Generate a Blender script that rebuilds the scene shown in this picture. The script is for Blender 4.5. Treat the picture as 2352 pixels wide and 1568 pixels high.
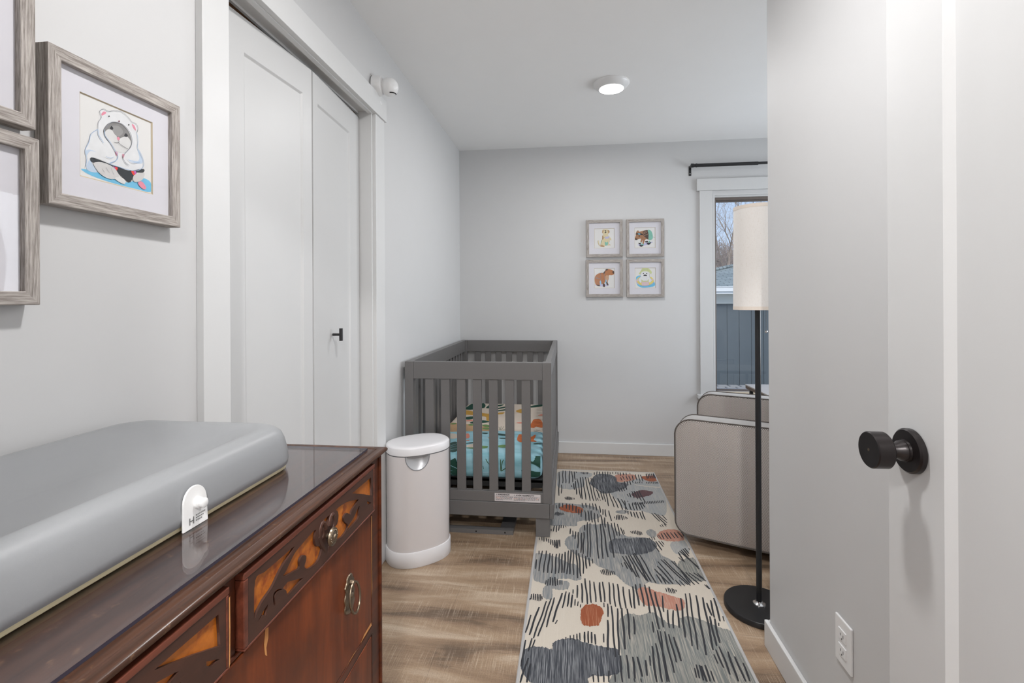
import bpy, bmesh, math, random
from mathutils import Vector, Matrix
from mathutils.geometry import tessellate_polygon
for o in list(bpy.data.objects): bpy.data.objects.remove(o)
random.seed(11)
SC=bpy.context.scene; COL=SC.collection
# ---------------------------------------------------------------- camera
cam=bpy.data.cameras.new('camera'); co=bpy.data.objects.new('camera',cam); COL.objects.link(co)
cam.sensor_width=36; cam.lens=1100/2352*36; cam.shift_y=-94/2352; cam.clip_start=.01
co.matrix_world=(Matrix.Translation((0,0,1.19))@Matrix.Rotation(math.atan(129/1100),4,'Z')
    @Matrix.Rotation(math.pi/2,4,'X')@Matrix.Rotation(math.radians(-.3),4,'Z'))
SC.camera=co
# ---------------------------------------------------------------- world and light
W=bpy.data.worlds.new('sky'); SC.world=W; W.use_nodes=True
wn=W.node_tree; wn.nodes.clear()
wo=wn.nodes.new('ShaderNodeOutputWorld'); wb=wn.nodes.new('ShaderNodeBackground')
wr=wn.nodes.new('ShaderNodeValToRGB'); wt=wn.nodes.new('ShaderNodeTexCoord'); wx=wn.nodes.new('ShaderNodeSeparateXYZ')
wn.links.new(wt.outputs['Generated'],wx.inputs[0]); wn.links.new(wx.outputs['Z'],wr.inputs[0])
wr.color_ramp.elements[0].position=0; wr.color_ramp.elements[0].color=(.62,.76,.95,1)
wr.color_ramp.elements[1].position=.5; wr.color_ramp.elements[1].color=(.36,.56,.93,1)
wn.links.new(wr.outputs[0],wb.inputs[0]); wb.inputs[1].default_value=1.1
wn.links.new(wb.outputs[0],wo.inputs[0])
def lamp(name,kind,loc,power,size=.1,target=None,color=(1,1,1),sizey=None,spread=None):
    l=bpy.data.lights.new(name,kind); l.energy=power; l.color=color
    if kind=='AREA':
        l.size=size; l.shape='DISK'
        if sizey: l.shape='RECTANGLE'; l.size_y=sizey
        if spread: l.spread=spread
    elif kind=='SUN': l.angle=size
    else: l.shadow_soft_size=size
    o=bpy.data.objects.new(name,l); COL.objects.link(o); o.location=loc
    if target is not None: o.rotation_euler=(Vector(target)-Vector(loc)).to_track_quat('-Z','Y').to_euler()
    return o
lamp('added_daylight_fill','AREA',(2.75,2.75,1.4),46,1.5,(0,2.6,1.1),(.93,.97,1),1.5)  # area lamp added outside the unseen right window to brighten the room
lamp('outdoor_sun','SUN',(6,4,12),2.6,math.radians(20),(4,14,0),(1,.96,.9))
SC.view_settings.view_transform='Standard'; SC.view_settings.look='None'
SC.view_settings.exposure=0.0; SC.view_settings.gamma=1; SC.view_settings.use_curve_mapping=False
# ---------------------------------------------------------------- material helpers
class G:
    def __init__(s,name):
        s.m=bpy.data.materials.new(name); s.m.use_nodes=True; s.t=s.m.node_tree
        s.b=s.t.nodes['Principled BSDF']; s.o=s.t.nodes['Material Output']
    def n(s,ty,**k):
        x=s.t.nodes.new(ty)
        for a,v in k.items():
            if a.startswith('i_'):
                key=a[2:]; key=int(key) if key.isdigit() else key.replace('_',' ')
                if hasattr(v,'is_output') : s.t.links.new(v,x.inputs[key])
                else: x.inputs[key].default_value=v
            else: setattr(x,a,v)
        return x
    def l(s,a,b): s.t.links.new(a,b)
    def coord(s,scale=(1,1,1),rot=(0,0,0)):
        c=s.n('ShaderNodeTexCoord'); m=s.n('ShaderNodeMapping'); s.l(c.outputs['Object'],m.inputs[0])
        m.inputs['Scale'].default_value=scale; m.inputs['Rotation'].default_value=rot
        return m.outputs[0]
    def noise(s,vec,scale,detail=4,rough=.55,dist=0):
        x=s.n('ShaderNodeTexNoise'); s.l(vec,x.inputs['Vector']); x.inputs['Scale'].default_value=scale
        x.inputs['Detail'].default_value=detail; x.inputs['Roughness'].default_value=rough; x.inputs['Distortion'].default_value=dist
        return x.outputs[0]
    def ramp(s,fac,stops):
        r=s.n('ShaderNodeValToRGB'); s.l(fac,r.inputs[0]); e=r.color_ramp.elements
        while len(e)<len(stops): e.new(.5)
        for i,(p,c) in enumerate(stops):
            e[i].position=p; e[i].color=tuple(c)+(1,) if len(c)==3 else c
        return r.outputs[0]
    def mix(s,fac,a,b,mode='MIX'):
        x=s.n('ShaderNodeMix',data_type='RGBA',blend_type=mode)
        for v,i in ((fac,0),(a,6),(b,7)):
            if hasattr(v,'is_output'): s.l(v,x.inputs[i])
            elif i==0: x.inputs[0].default_value=v
            else: x.inputs[i].default_value=tuple(v)+(1,)
        return x.outputs[2]
    def math(s,op,a,b=0,c=0):
        x=s.n('ShaderNodeMath',operation=op)
        for i,v in enumerate((a,b,c)):
            if hasattr(v,'is_output'): s.l(v,x.inputs[i])
            else: x.inputs[i].default_value=v
        return x.outputs[0]
    def bump(s,h,strength=.1,dist=.002):
        x=s.n('ShaderNodeBump'); s.l(h,x.inputs['Height']); x.inputs['Strength'].default_value=strength; x.inputs['Distance'].default_value=dist
        s.l(x.outputs[0],s.b.inputs['Normal'])
    def fin(s,col=None,rough=.5,metal=0,spec=None,coat=None,sheen=None):
        if col is not None:
            if hasattr(col,'is_output'): s.l(col,s.b.inputs['Base Color'])
            else: s.b.inputs['Base Color'].default_value=tuple(col)+(1,)
        if hasattr(rough,'is_output'): s.l(rough,s.b.inputs['Roughness'])
        else: s.b.inputs['Roughness'].default_value=rough
        s.b.inputs['Metallic'].default_value=metal
        if spec is not None: s.b.inputs['Specular IOR Level'].default_value=spec
        if coat is not None: s.b.inputs['Coat Weight'].default_value=coat; s.b.inputs['Coat Roughness'].default_value=.12
        if sheen is not None: s.b.inputs['Sheen Weight'].default_value=sheen
        return s.m
def paint(name,col,rough=.5,scale=60,var=.03,bump=.05,**k):
    g=G(name); v=g.coord(); n=g.noise(v,scale,3); d=tuple(max(0,x*(1-var)) for x in col)
    c=g.mix(n,d,tuple(min(1,x*(1+var)) for x in col)); g.bump(g.noise(v,scale*4,2),bump,.001)
    return g.fin(c,rough,**k)
M={}
M['wall']=paint('grey_wall_paint',(.60,.60,.60),.6,9,.012,.04)
M['ceil']=paint('ceiling_paint',(.88,.88,.875),.8,9,.012,.04)
M['trim']=paint('white_trim_paint',(.665,.668,.665),.38,14,.012,.05)
M['doorwhite']=paint('white_door_paint',(.585,.587,.585),.4,10,.012,.04)
M['trimgrey']=paint('window_trim_paint',(.60,.602,.60),.4,14,.012,.05)
M['crib']=paint('grey_crib_paint',(.150,.145,.143),.42,160,.05,.12)
M['cribdark']=paint('dark_slat_base',(.012,.012,.012),.7)
M['blackmetal']=paint('black_metal',(.012,.012,.013),.38,90,.05,.05)
M['bronze']=paint('oil_rubbed_bronze',(.022,.018,.018),.33,40,.3,.05,metal=.5)
M['chrome']=paint('chrome',(.8,.8,.8),.12,20,.02,0,metal=1)
M['silver']=paint('silver_plastic',(.50,.50,.51),.38,20,.02,0,metal=.5)
M['greytrim']=paint('grey_gasket',(.25,.25,.26),.5)
M['white']=paint('white_plastic',(.80,.80,.80),.3,20,.01,.0)
M['pail']=paint('pale_pail_enamel',(.66,.625,.62),.18,8,.01,0,coat=.4)
M['pailwhite']=paint('white_pail_plastic',(.76,.75,.76),.3,20,.01,0)
M['dark']=paint('dark_hole',(.004,.004,.004),.8)
M['brownraw']=paint('raw_brown_header',(.42,.23,.13),.6,30,.3)
M['bronzeframe']=paint('bronze_window_frame',(.14,.115,.10),.45,30,.06)
M['beigerail']=paint('beige_rail',(.55,.47,.36),.5)
M['siding']=paint('blue_grey_siding',(.095,.115,.125),.7,3,.08)
M['cream_wall']=paint('cream_frieze',(.62,.62,.56),.6,5,.03)
M['gutter']=paint('white_gutter',(.80,.80,.78),.4,5,.02)
M['tagwhite']=paint('white_silicone_tag',(.80,.80,.79),.35,30,.01,0)
M['inkgrey']=paint('grey_ink',(.12,.12,.12),.7)
M['mat']=paint('lavender_white_mat',(.64,.63,.67),.8,200,.01,.02)
M['matcore']=paint('cream_mat_core',(.50,.42,.30),.8)
M['labelpaper']=paint('label_paper',(.66,.62,.62),.5,40,.02)
M['stone']=paint('paver_stone',(.30,.29,.275),.9,12,.2,.2)
M['gravel']=paint('driveway_gravel',(.30,.29,.27),.95,20,.25,.3)
def emit(name,col,st):
    g=G(name); g.b.inputs['Emission Color'].default_value=tuple(col)+(1,); g.b.inputs['Emission Strength'].default_value=st
    return g.fin(col,.5)
M['lens']=emit('lamp_lens',(1,.98,.95),9)
def glass(name,tint=(1,1,1),gl=1.0,rough=.02,bumpy=0,pw=5):
    g=G(name); g.t.nodes.remove(g.b)
    tr=g.n('ShaderNodeBsdfTransparent'); tr.inputs[0].default_value=tuple(tint)+(1,)
    gs=g.n('ShaderNodeBsdfGlossy'); gs.inputs['Roughness'].default_value=rough
    lw=g.n('ShaderNodeLayerWeight'); lw.inputs[0].default_value=.5
    f=g.math('MULTIPLY_ADD',g.math('POWER',lw.outputs['Facing'],pw),.96*gl,.04*gl)
    if bumpy:
        b=g.n('ShaderNodeBump'); g.l(g.noise(g.coord(),bumpy,1),b.inputs['Height']); b.inputs['Distance'].default_value=.01; b.inputs['Strength'].default_value=.25
        g.l(b.outputs[0],gs.inputs['Normal'])
    mx=g.n('ShaderNodeMixShader'); g.l(f,mx.inputs[0]); g.l(tr.outputs[0],mx.inputs[1]); g.l(gs.outputs[0],mx.inputs[2]); g.l(mx.outputs[0],g.o.inputs[0])
    return g.m
M['glass']=glass('clear_glass'); M['picglass']=glass('picture_glass',gl=.4,bumpy=5)
M['topglass']=glass('tabletop_glass',(.95,.95,.97),1.0,.02,0,3.9)
def floor_mat():
    g=G('weathered_oak_plank'); v=g.coord()
    br=g.n('ShaderNodeTexBrick'); g.l(v,br.inputs['Vector']); br.offset=.37
    for k,x in (('Scale',1),('Mortar Size',.0012),('Brick Width',1.22),('Row Height',.178),('Mortar Smooth',.1),('Bias',0)): br.inputs[k].default_value=x
    br.inputs['Color1'].default_value=(0,0,0,1); br.inputs['Color2'].default_value=(1,1,1,1); br.inputs['Mortar'].default_value=(.5,.5,.5,1)
    big=g.noise(g.coord((.8,5.5,1)),2.0,5,.55,.6)
    base=g.ramp(big,[(.33,(.12,.076,.048)),(.43,(.30,.197,.122)),(.55,(.43,.30,.192)),(.67,(.64,.51,.38))])
    fine=g.noise(g.coord((4,70,1)),4,5,.7)
    base=g.mix(g.math('MULTIPLY',fine,.55),base,(.17,.115,.072),'MIX')
    plank=g.mix(.07,base,g.mix(br.outputs['Color'],(.10,.07,.05),(.40,.32,.25)))
    # light saw marks running both ways
    sx=g.noise(g.coord((15,640,1)),1,2,.5); sy=g.noise(g.coord((560,8,1)),1,2,.5)
    patch=g.noise(g.coord(),5,3,.6)
    px=g.ramp(sx,[(.58,(0,0,0)),(.72,(1,1,1))]); py=g.ramp(sy,[(.56,(0,0,0)),(.70,(1,1,1))])
    s_=g.math('MULTIPLY',g.math('MAXIMUM',g.math('MULTIPLY',px,.6),py),g.ramp(patch,[(.36,(.12,.12,.12)),(.62,(1,1,1))]))
    c=g.mix(g.math('MULTIPLY',s_,.62),plank,(.74,.62,.48))
    dk=g.noise(g.coord((260,260,1)),1,1,.5)
    c=g.mix(g.math('MULTIPLY',g.ramp(dk,[(.3,(1,1,1)),(.5,(0,0,0))]),.25),c,(.07,.05,.035))
    g.bump(s_,.12,.001)
    c=g.mix(g.math('MULTIPLY',br.outputs['Fac'],.3),c,(.05,.035,.025))
    return g.fin(c,.42)
M['floor']=floor_mat()
def grain(name,a,b,sc,scale=3,rough=.5,extra=None,coat=None,spec=None,lo=.3,hi=.7,bump=.08):
    g=G(name); n=g.noise(g.coord(sc),scale,6,.65,.3); c=g.ramp(n,[(lo,a),(hi,b)])
    if extra: 
        n2=g.noise(g.coord((3,3,3)),extra[1],4,.6); c=g.mix(g.ramp(n2,[(extra[2],(0,0,0)),(extra[3],(1,1,1))]),c,extra[0])
    g.bump(n,bump,.001)
    return g.fin(c,rough,coat=coat,spec=spec)
fa,fb=(.17,.145,.128),(.52,.48,.445)
M['fr_x']=grain('driftwood_x',fa,fb,(22,420,420),1,.7,lo=.32,hi=.66); M['fr_y']=grain('driftwood_y',fa,fb,(420,22,420),1,.7,lo=.32,hi=.66)
M['fr_z']=grain('driftwood_z',fa,fb,(420,420,22),1,.7,lo=.32,hi=.66)
M['mahog']=grain('mahogany_dark',(.035,.009,.004),(.13,.030,.010),(40,3,60),1,.38,((.025,.011,.007),2.2,.5,.75),spec=.3)
M['mahogtop']=grain('mahogany_top',(.014,.007,.005),(.100,.042,.022),(34,1.6,34),1,.3,((.16,.085,.045),22,.62,.74),spec=.3,lo=.35,hi=.66)
M['mahogv']=grain('mahogany_drawer',(.060,.011,.0035),(.22,.048,.011),(60,26,2.5),1,.36,((.055,.017,.008),1.6,.45,.8),spec=.25)
M['fret']=grain('walnut_fretwork',(.034,.013,.008),(.075,.026,.014),(30,4,30),1,.55)
M['lip']=grain('drawer_lip_wood',(.06,.014,.007),(.19,.050,.026),(50,3,60),1,.4,coat=.1)
M['veneer']=grain('orange_veneer',(.30,.075,.006),(.60,.18,.014),(12,12,12),2,.4,((.26,.05,.005),16,.50,.66),coat=.1)
M['chip']=grain('bare_wood_chip',(.45,.18,.05),(.72,.36,.13),(30,30,5),2,.7)
M['brass']=paint('antique_brass',(.20,.155,.11),.35,120,.35,.2,metal=.9)
M['pad']=paint('grey_changing_pad',(.265,.272,.280),.38,300,.02,.05)
M['padedge']=paint('yellowed_pad_seam',(.52,.46,.30),.6,60,.1,.2)
M['walnut']=grain('walnut_edge',(.07,.04,.025),(.16,.10,.06),(5,60,60),2,.5)
M['glassedge']=paint('glass_cut_edge',(.05,.045,.065),.2)
M['tabletop']=paint('pale_table_top',(.42,.38,.34),.4)
def linen():
    g=G('linen_lamp_shade')
    h=g.noise(g.coord((90,90,1000)),1,2,.6); v_=g.noise(g.coord((800,800,80)),1,2,.6)
    m=g.math('MAXIMUM',g.ramp(h,[(.60,(0,0,0)),(.80,(1,1,1))]),g.ramp(v_,[(.58,(0,0,0)),(.78,(1,1,1))]))
    c=g.mix(g.math('MULTIPLY',m,.45),(.80,.77,.735),(.55,.45,.35)); g.bump(m,.2,.001)
    g.b.inputs['Subsurface Weight'].default_value=0
    return g.fin(c,.85,sheen=.2)
M['linen']=linen(); M['linenband']=paint('linen_hem',(.76,.68,.60),.85,400,.1,.1)
def herring():
    g=G('herringbone_tweed'); c=g.n('ShaderNodeTexCoord'); x=g.n('ShaderNodeSeparateXYZ'); g.l(c.outputs['Object'],x.inputs[0])
    pp=g.n('ShaderNodeMath',operation='PINGPONG'); g.l(x.outputs[0],pp.inputs[0]); pp.inputs[1].default_value=.042
    zz=g.math('ADD',x.outputs[2],x.outputs[1])
    s_=g.math('FRACT',g.math('DIVIDE',g.math('ADD',g.math('MULTIPLY',pp.outputs[0],.72),zz),.0052))
    st=g.ramp(s_,[(.40,(0,0,0)),(.5,(1,1,1))])
    br=g.n('ShaderNodeMath',operation='PINGPONG'); g.l(s_,br.inputs[0]); br.inputs[1].default_value=.5
    st=g.ramp(br.outputs[0],[(.17,(0,0,0)),(.31,(1,1,1))])
    col=g.mix(st,(.095,.078,.070),(.66,.615,.575))
    col=g.mix(g.math('MULTIPLY',g.noise(g.coord(),700,1),.25),col,(.30,.26,.23))
    g.bump(st,.25,.0008)
    return g.fin(col,.9,sheen=.25)
M['tweed']=herring()
M['tweedlight']=paint('tweed_top_grazing_light',(.34,.32,.30),.95,500,.35,.4,sheen=.3)  # stripeless tone for upward arm faces, grazing light put into the colour
def fabric(name,col,streak=None,amt=0,axis=(300,8,1),lo=.5,hi=.7,sc=1.0):
    g=G(name); w=g.noise(g.coord((900,900,900)),1,1)
    c=g.mix(w,tuple(x*.88 for x in col),tuple(min(1,x*1.1) for x in col))
    if streak:
        n=g.noise(g.coord(axis),sc,3,.65); n2=g.noise(g.coord((axis[0]*.06,axis[1]*.3,1)),1,3)
        f_=g.math('MULTIPLY',g.ramp(n,[(lo,(0,0,0)),(hi,(1,1,1))]),g.math('MULTIPLY',g.ramp(n2,[(.3,(.35,.35,.35)),(.7,(1,1,1))]),amt))
        c=g.mix(f_,c,streak)
    g.bump(w,.2,.0008)
    return g.fin(c,.95,sheen=.1)
CR=(.56,.50,.42)
M['rugcream']=fabric('rug_cream',CR,(.66,.62,.55),.3)
M['rugedge']=fabric('rug_binding',(.42,.41,.40))
M['slate']=fabric('rug_slate',(.185,.20,.21),CR,.85,lo=.42,hi=.66); M['green']=fabric('rug_green_grey',(.15,.163,.157),CR,.8,lo=.43,hi=.66)
M['pale']=fabric('rug_pale_grey',(.31,.325,.33),CR,.8,lo=.42,hi=.7); M['darkb']=fabric('rug_charcoal',(.030,.034,.044),(.40,.41,.42),.85,lo=.44,hi=.68)
M['rust']=fabric('rug_rust',(.27,.065,.02),(.60,.33,.2),.55); M['pink']=fabric('rug_salmon',(.43,.195,.135),CR,.75)
M['maroon']=fabric('rug_maroon',(.10,.045,.05),(.3,.2,.2),.4); M['stroke']=fabric('rug_black_stroke',(.018,.019,.024))
def sheet(name,col): return fabric(name,col)
def sheetmain():
    g=G('jungle_print_sheet'); c=g.n('ShaderNodeTexCoord'); x=g.n('ShaderNodeSeparateXYZ'); g.l(c.outputs['Object'],x.inputs[0])
    n=g.noise(g.coord((3,3,3)),3,3); y=g.math('ADD',x.outputs[1],g.math('MULTIPLY',n,.03))
    f_=g.ramp(g.math('SUBTRACT',y,2.0),[(.893+.012,(0,0,0)),(.893+.018,(1,1,1))])
    w=g.noise(g.coord((2,9,9)),2,4); blue=g.ramp(w,[(.35,(.20,.42,.48)),(.62,(.32,.56,.64))])
    return g.fin(g.mix(f_,blue,(.62,.53,.44)),.85,sheen=.1)
M['sheet']=sheetmain()
AC={'sky':(.16,.48,.70),'white':(.70,.71,.72),'icy':(.50,.60,.72),'pinkp':(.72,.26,.34),'fur':(.22,.215,.21),'fur2':(.30,.295,.29),'paper':(.66,.66,.65),'paper2':(.58,.57,.56),'ink':(.02,.02,.025),
'maroonp':(.15,.05,.07),'charcoal':(.035,.04,.045),'redp':(.72,.05,.04),'violet':(.48,.12,.42),'blueline':(.33,.45,.62),'graline':(.25,.26,.29),'teal':(.20,.47,.38),'cream':(.66,.58,.37),'tan':(.45,.29,.16),
'lilac':(.48,.47,.66),'brownp':(.33,.16,.08),'umber':(.075,.045,.035),'tanp':(.52,.32,.20),'rustp':(.42,.17,.07),'skyp':(.25,.50,.70),'slatep':(.17,.25,.31),'pinkl':(.66,.50,.52),'yellow':(.72,.60,.14),'lime':(.55,.60,.30),
'leaf':(.008,.060,.040),'leaf2':(.12,.23,.075),'leaf3':(.025,.065,.055),'mustard':(.52,.29,.05),'coral':(.65,.24,.17),'tiger':(.55,.14,.035),'pond':(.28,.50,.57),'stem':(.035,.085,.015),'cream2':(.60,.52,.43)}
for k,v in AC.items(): M['a_'+k]=paint('paint_'+k,v,.75,70,.12,0)
M['print']=paint('print_paper',(.70,.695,.68),.7,50,.015,0)
def shingle():
    g=G('grey_shingles'); br=g.n('ShaderNodeTexBrick'); g.l(g.coord(),br.inputs['Vector'])
    for k,x in (('Scale',1),('Mortar Size',.012),('Brick Width',.35),('Row Height',.15)): br.inputs[k].default_value=x
    br.inputs['Color1'].default_value=(.20,.23,.22,1); br.inputs['Color2'].default_value=(.27,.30,.285,1); br.inputs['Mortar'].default_value=(.08,.09,.09,1)
    return g.fin(br.outputs[0],.9)
M['shingle']=shingle()
M['bark']=paint('bark',(.36,.28,.22),.9,8,.25,.2); M['twig']=paint('twig',(.30,.24,.21),.9,8,.2)
M['hedge']=paint('bare_brush',(.16,.13,.115),.95,3,.35)
# ---------------------------------------------------------------- mesh helpers
def q4(bm,vs,mi=0):
    f=bm.faces.new([v if isinstance(v,bmesh.types.BMVert) else bm.verts.new(v) for v in vs]); f.material_index=mi; return f
def box(bm,x0,x1,y0,y1,z0,z1,mi=0,T=None):
    P=[Vector(p) for p in ((x0,y0,z0),(x1,y0,z0),(x1,y1,z0),(x0,y1,z0),(x0,y0,z1),(x1,y0,z1),(x1,y1,z1),(x0,y1,z1))]
    if T: P=[T@p for p in P]
    V=[bm.verts.new(p) for p in P]
    for f in ((3,2,1,0),(4,5,6,7),(0,1,5,4),(1,2,6,5),(2,3,7,6),(3,0,4,7)):
        bm.faces.new([V[i] for i in f]).material_index=mi
def frame_of(d):
    d=Vector(d).normalized(); u=d.cross(Vector((0,0,1)) if abs(d.z)<.9 else Vector((1,0,0))).normalized(); return d,u,d.cross(u).normalized()
def lathe(bm,prof,org,axis=(0,0,1),n=40,mi=0,sx=1,sy=1,caps=True):
    """prof: list of (radius, distance along axis)"""
    d,u,w=frame_of(axis); org=Vector(org); R=[]
    for r,h in prof:
        R.append([bm.verts.new(org+d*h+u*(r*sx*math.cos(2*math.pi*i/n))+w*(r*sy*math.sin(2*math.pi*i/n))) for i in range(n)])
    for a,b in zip(R,R[1:]):
        for i in range(n): bm.faces.new((a[i],a[(i+1)%n],b[(i+1)%n],b[i])).material_index=mi
    if caps:
        bm.faces.new(R[0][::-1]).material_index=mi; bm.faces.new(R[-1]).material_index=mi
def tube(bm,pts,r,n=10,mi=0,closed=False,caps=True):
    P=[Vector(p) for p in pts]; m=len(P); R=[]; prev=None
    for i,p in enumerate(P):
        a=P[(i-1)%m] if (closed or i>0) else p; b=P[(i+1)%m] if (closed or i<m-1) else p
        d=(b-a).normalized()
        if prev is None: _,u,w=frame_of(d)
        else:
            u=(prev-d*prev.dot(d)).normalized(); w=d.cross(u)
        prev=u; rr=r[i] if isinstance(r,(list,tuple)) else r
        R.append([bm.verts.new(p+u*rr*math.cos(2*math.pi*k/n)+w*rr*math.sin(2*math.pi*k/n)) for k in range(n)])
    seq=list(zip(R,R[1:]))+([(R[-1],R[0])] if closed else [])
    for a,b in seq:
        for k in range(n): bm.faces.new((a[k],a[(k+1)%n],b[(k+1)%n],b[k])).material_index=mi
    if caps and not closed: bm.faces.new(R[0][::-1]).material_index=mi; bm.faces.new(R[-1]).material_index=mi
def rloft(bm,rings,mi=0,caps=True):
    R=[[bm.verts.new(p) for p in r] for r in rings]; n=len(R[0])
    for a,b in zip(R,R[1:]):
        for i in range(n): bm.faces.new((a[i],a[(i+1)%n],b[(i+1)%n],b[i])).material_index=mi
    if caps: bm.faces.new(R[0][::-1]).material_index=mi; bm.faces.new(R[-1]).material_index=mi
def smooth_poly(P,k=4,closed=True):
    n=len(P); o=[]
    for i in range(n if closed else n-1):
        g=(lambda j:P[j%n]) if closed else (lambda j:P[max(0,min(n-1,j))])
        p0,p1,p2,p3=g(i-1),g(i),g(i+1),g(i+2)
        for s in range(k):
            t=s/k; o.append(tuple(.5*((2*b)+(-a+c)*t+(2*a-5*b+4*c-d)*t*t+(-a+3*b-3*c+d)*t**3) for a,b,c,d in zip(p0,p1,p2,p3)))
    if not closed: o.append(tuple(P[-1]))
    return o
def flat_poly(bm,P2,fn,mi):
    """fill a 2-D outline; fn maps (x,y) to 3-D"""
    T=tessellate_polygon([[Vector((p[0],p[1],0)) for p in P2]]); V=[bm.verts.new(fn(*p)) for p in P2]
    for t in T:
        try: f=bm.faces.new([V[i] for i in t]); f.material_index=mi
        except ValueError: pass
def ribbon(P,w,closed=False):
    L=[];Rr=[]; n=len(P)
    for i in range(n):
        a=P[max(0,i-1)]; b=P[min(n-1,i+1)]; dx,dy=b[0]-a[0],b[1]-a[1]; q=math.hypot(dx,dy) or 1
        ww=w/2*(.75 if i in (0,n-1) else 1); L.append((P[i][0]-dy/q*ww,P[i][1]+dx/q*ww)); Rr.append((P[i][0]+dy/q*ww,P[i][1]-dx/q*ww))
    return L,Rr
def strip(bm,P,w,fn,mi):
    L,Rr=ribbon(P,w); A=[bm.verts.new(fn(*p)) for p in L]; B=[bm.verts.new(fn(*p)) for p in Rr]
    for i in range(len(P)-1): bm.faces.new((A[i],A[i+1],B[i+1],B[i])).material_index=mi
def obj(name,bm,mats,parent=None,smooth=False,bevel=0,label=None,seg=2,recalc=True):
    if recalc: bmesh.ops.recalc_face_normals(bm,faces=bm.faces)
    me=bpy.data.meshes.new(name); bm.to_mesh(me); bm.free()
    for m in (mats if isinstance(mats,(list,tuple)) else [mats]): me.materials.append(M[m] if isinstance(m,str) else m)
    o=bpy.data.objects.new(name,me); COL.objects.link(o)
    if parent is not None:
        root=parent
        while root.parent: root=root.parent
        me.transform(root['_inv']) if False else me.transform(INV[root.name]); o.parent=parent
    if smooth:
        for p in me.polygons: p.use_smooth=True
        if hasattr(me,'set_sharp_from_angle'): me.set_sharp_from_angle(angle=math.radians(smooth if smooth>1 else 40))
    if bevel:
        b=o.modifiers.new('bevel','BEVEL'); b.width=bevel; b.segments=seg; b.limit_method='ANGLE'; b.angle_limit=math.radians(40)
    if label: o['label']=label
    return o
INV={}
def thing(name,loc,label,cat,group=None,rz=0,kind=None):
    o=bpy.data.objects.new(name,None); COL.objects.link(o); o.location=loc; o.rotation_euler=(0,0,rz); o.empty_display_size=.05
    if label: o['label']=label
    if cat: o['category']=cat
    if group: o['group']=group
    if kind: o['kind']=kind
    INV[o.name]=(Matrix.Translation(loc)@Matrix.Rotation(rz,4,'Z')).inverted()
    return o
def tag(o,label,cat,group=None):
    o['label']=label; o['category']=cat
    if group: o['group']=group
    return o
def struct(name,bm,m,parent=None,label=None,**k):
    o=obj(name,bm,m,parent,**k)
    if parent is None: o['kind']='structure'
    if label: o['label']=label
    return o
def B(): return bmesh.new()
def bobj(name,b,mats,parent=None,bevel=.002,**k):
    bm=B(); box(bm,*b); return obj(name,bm,mats,parent,bevel=bevel,**k)
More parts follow.
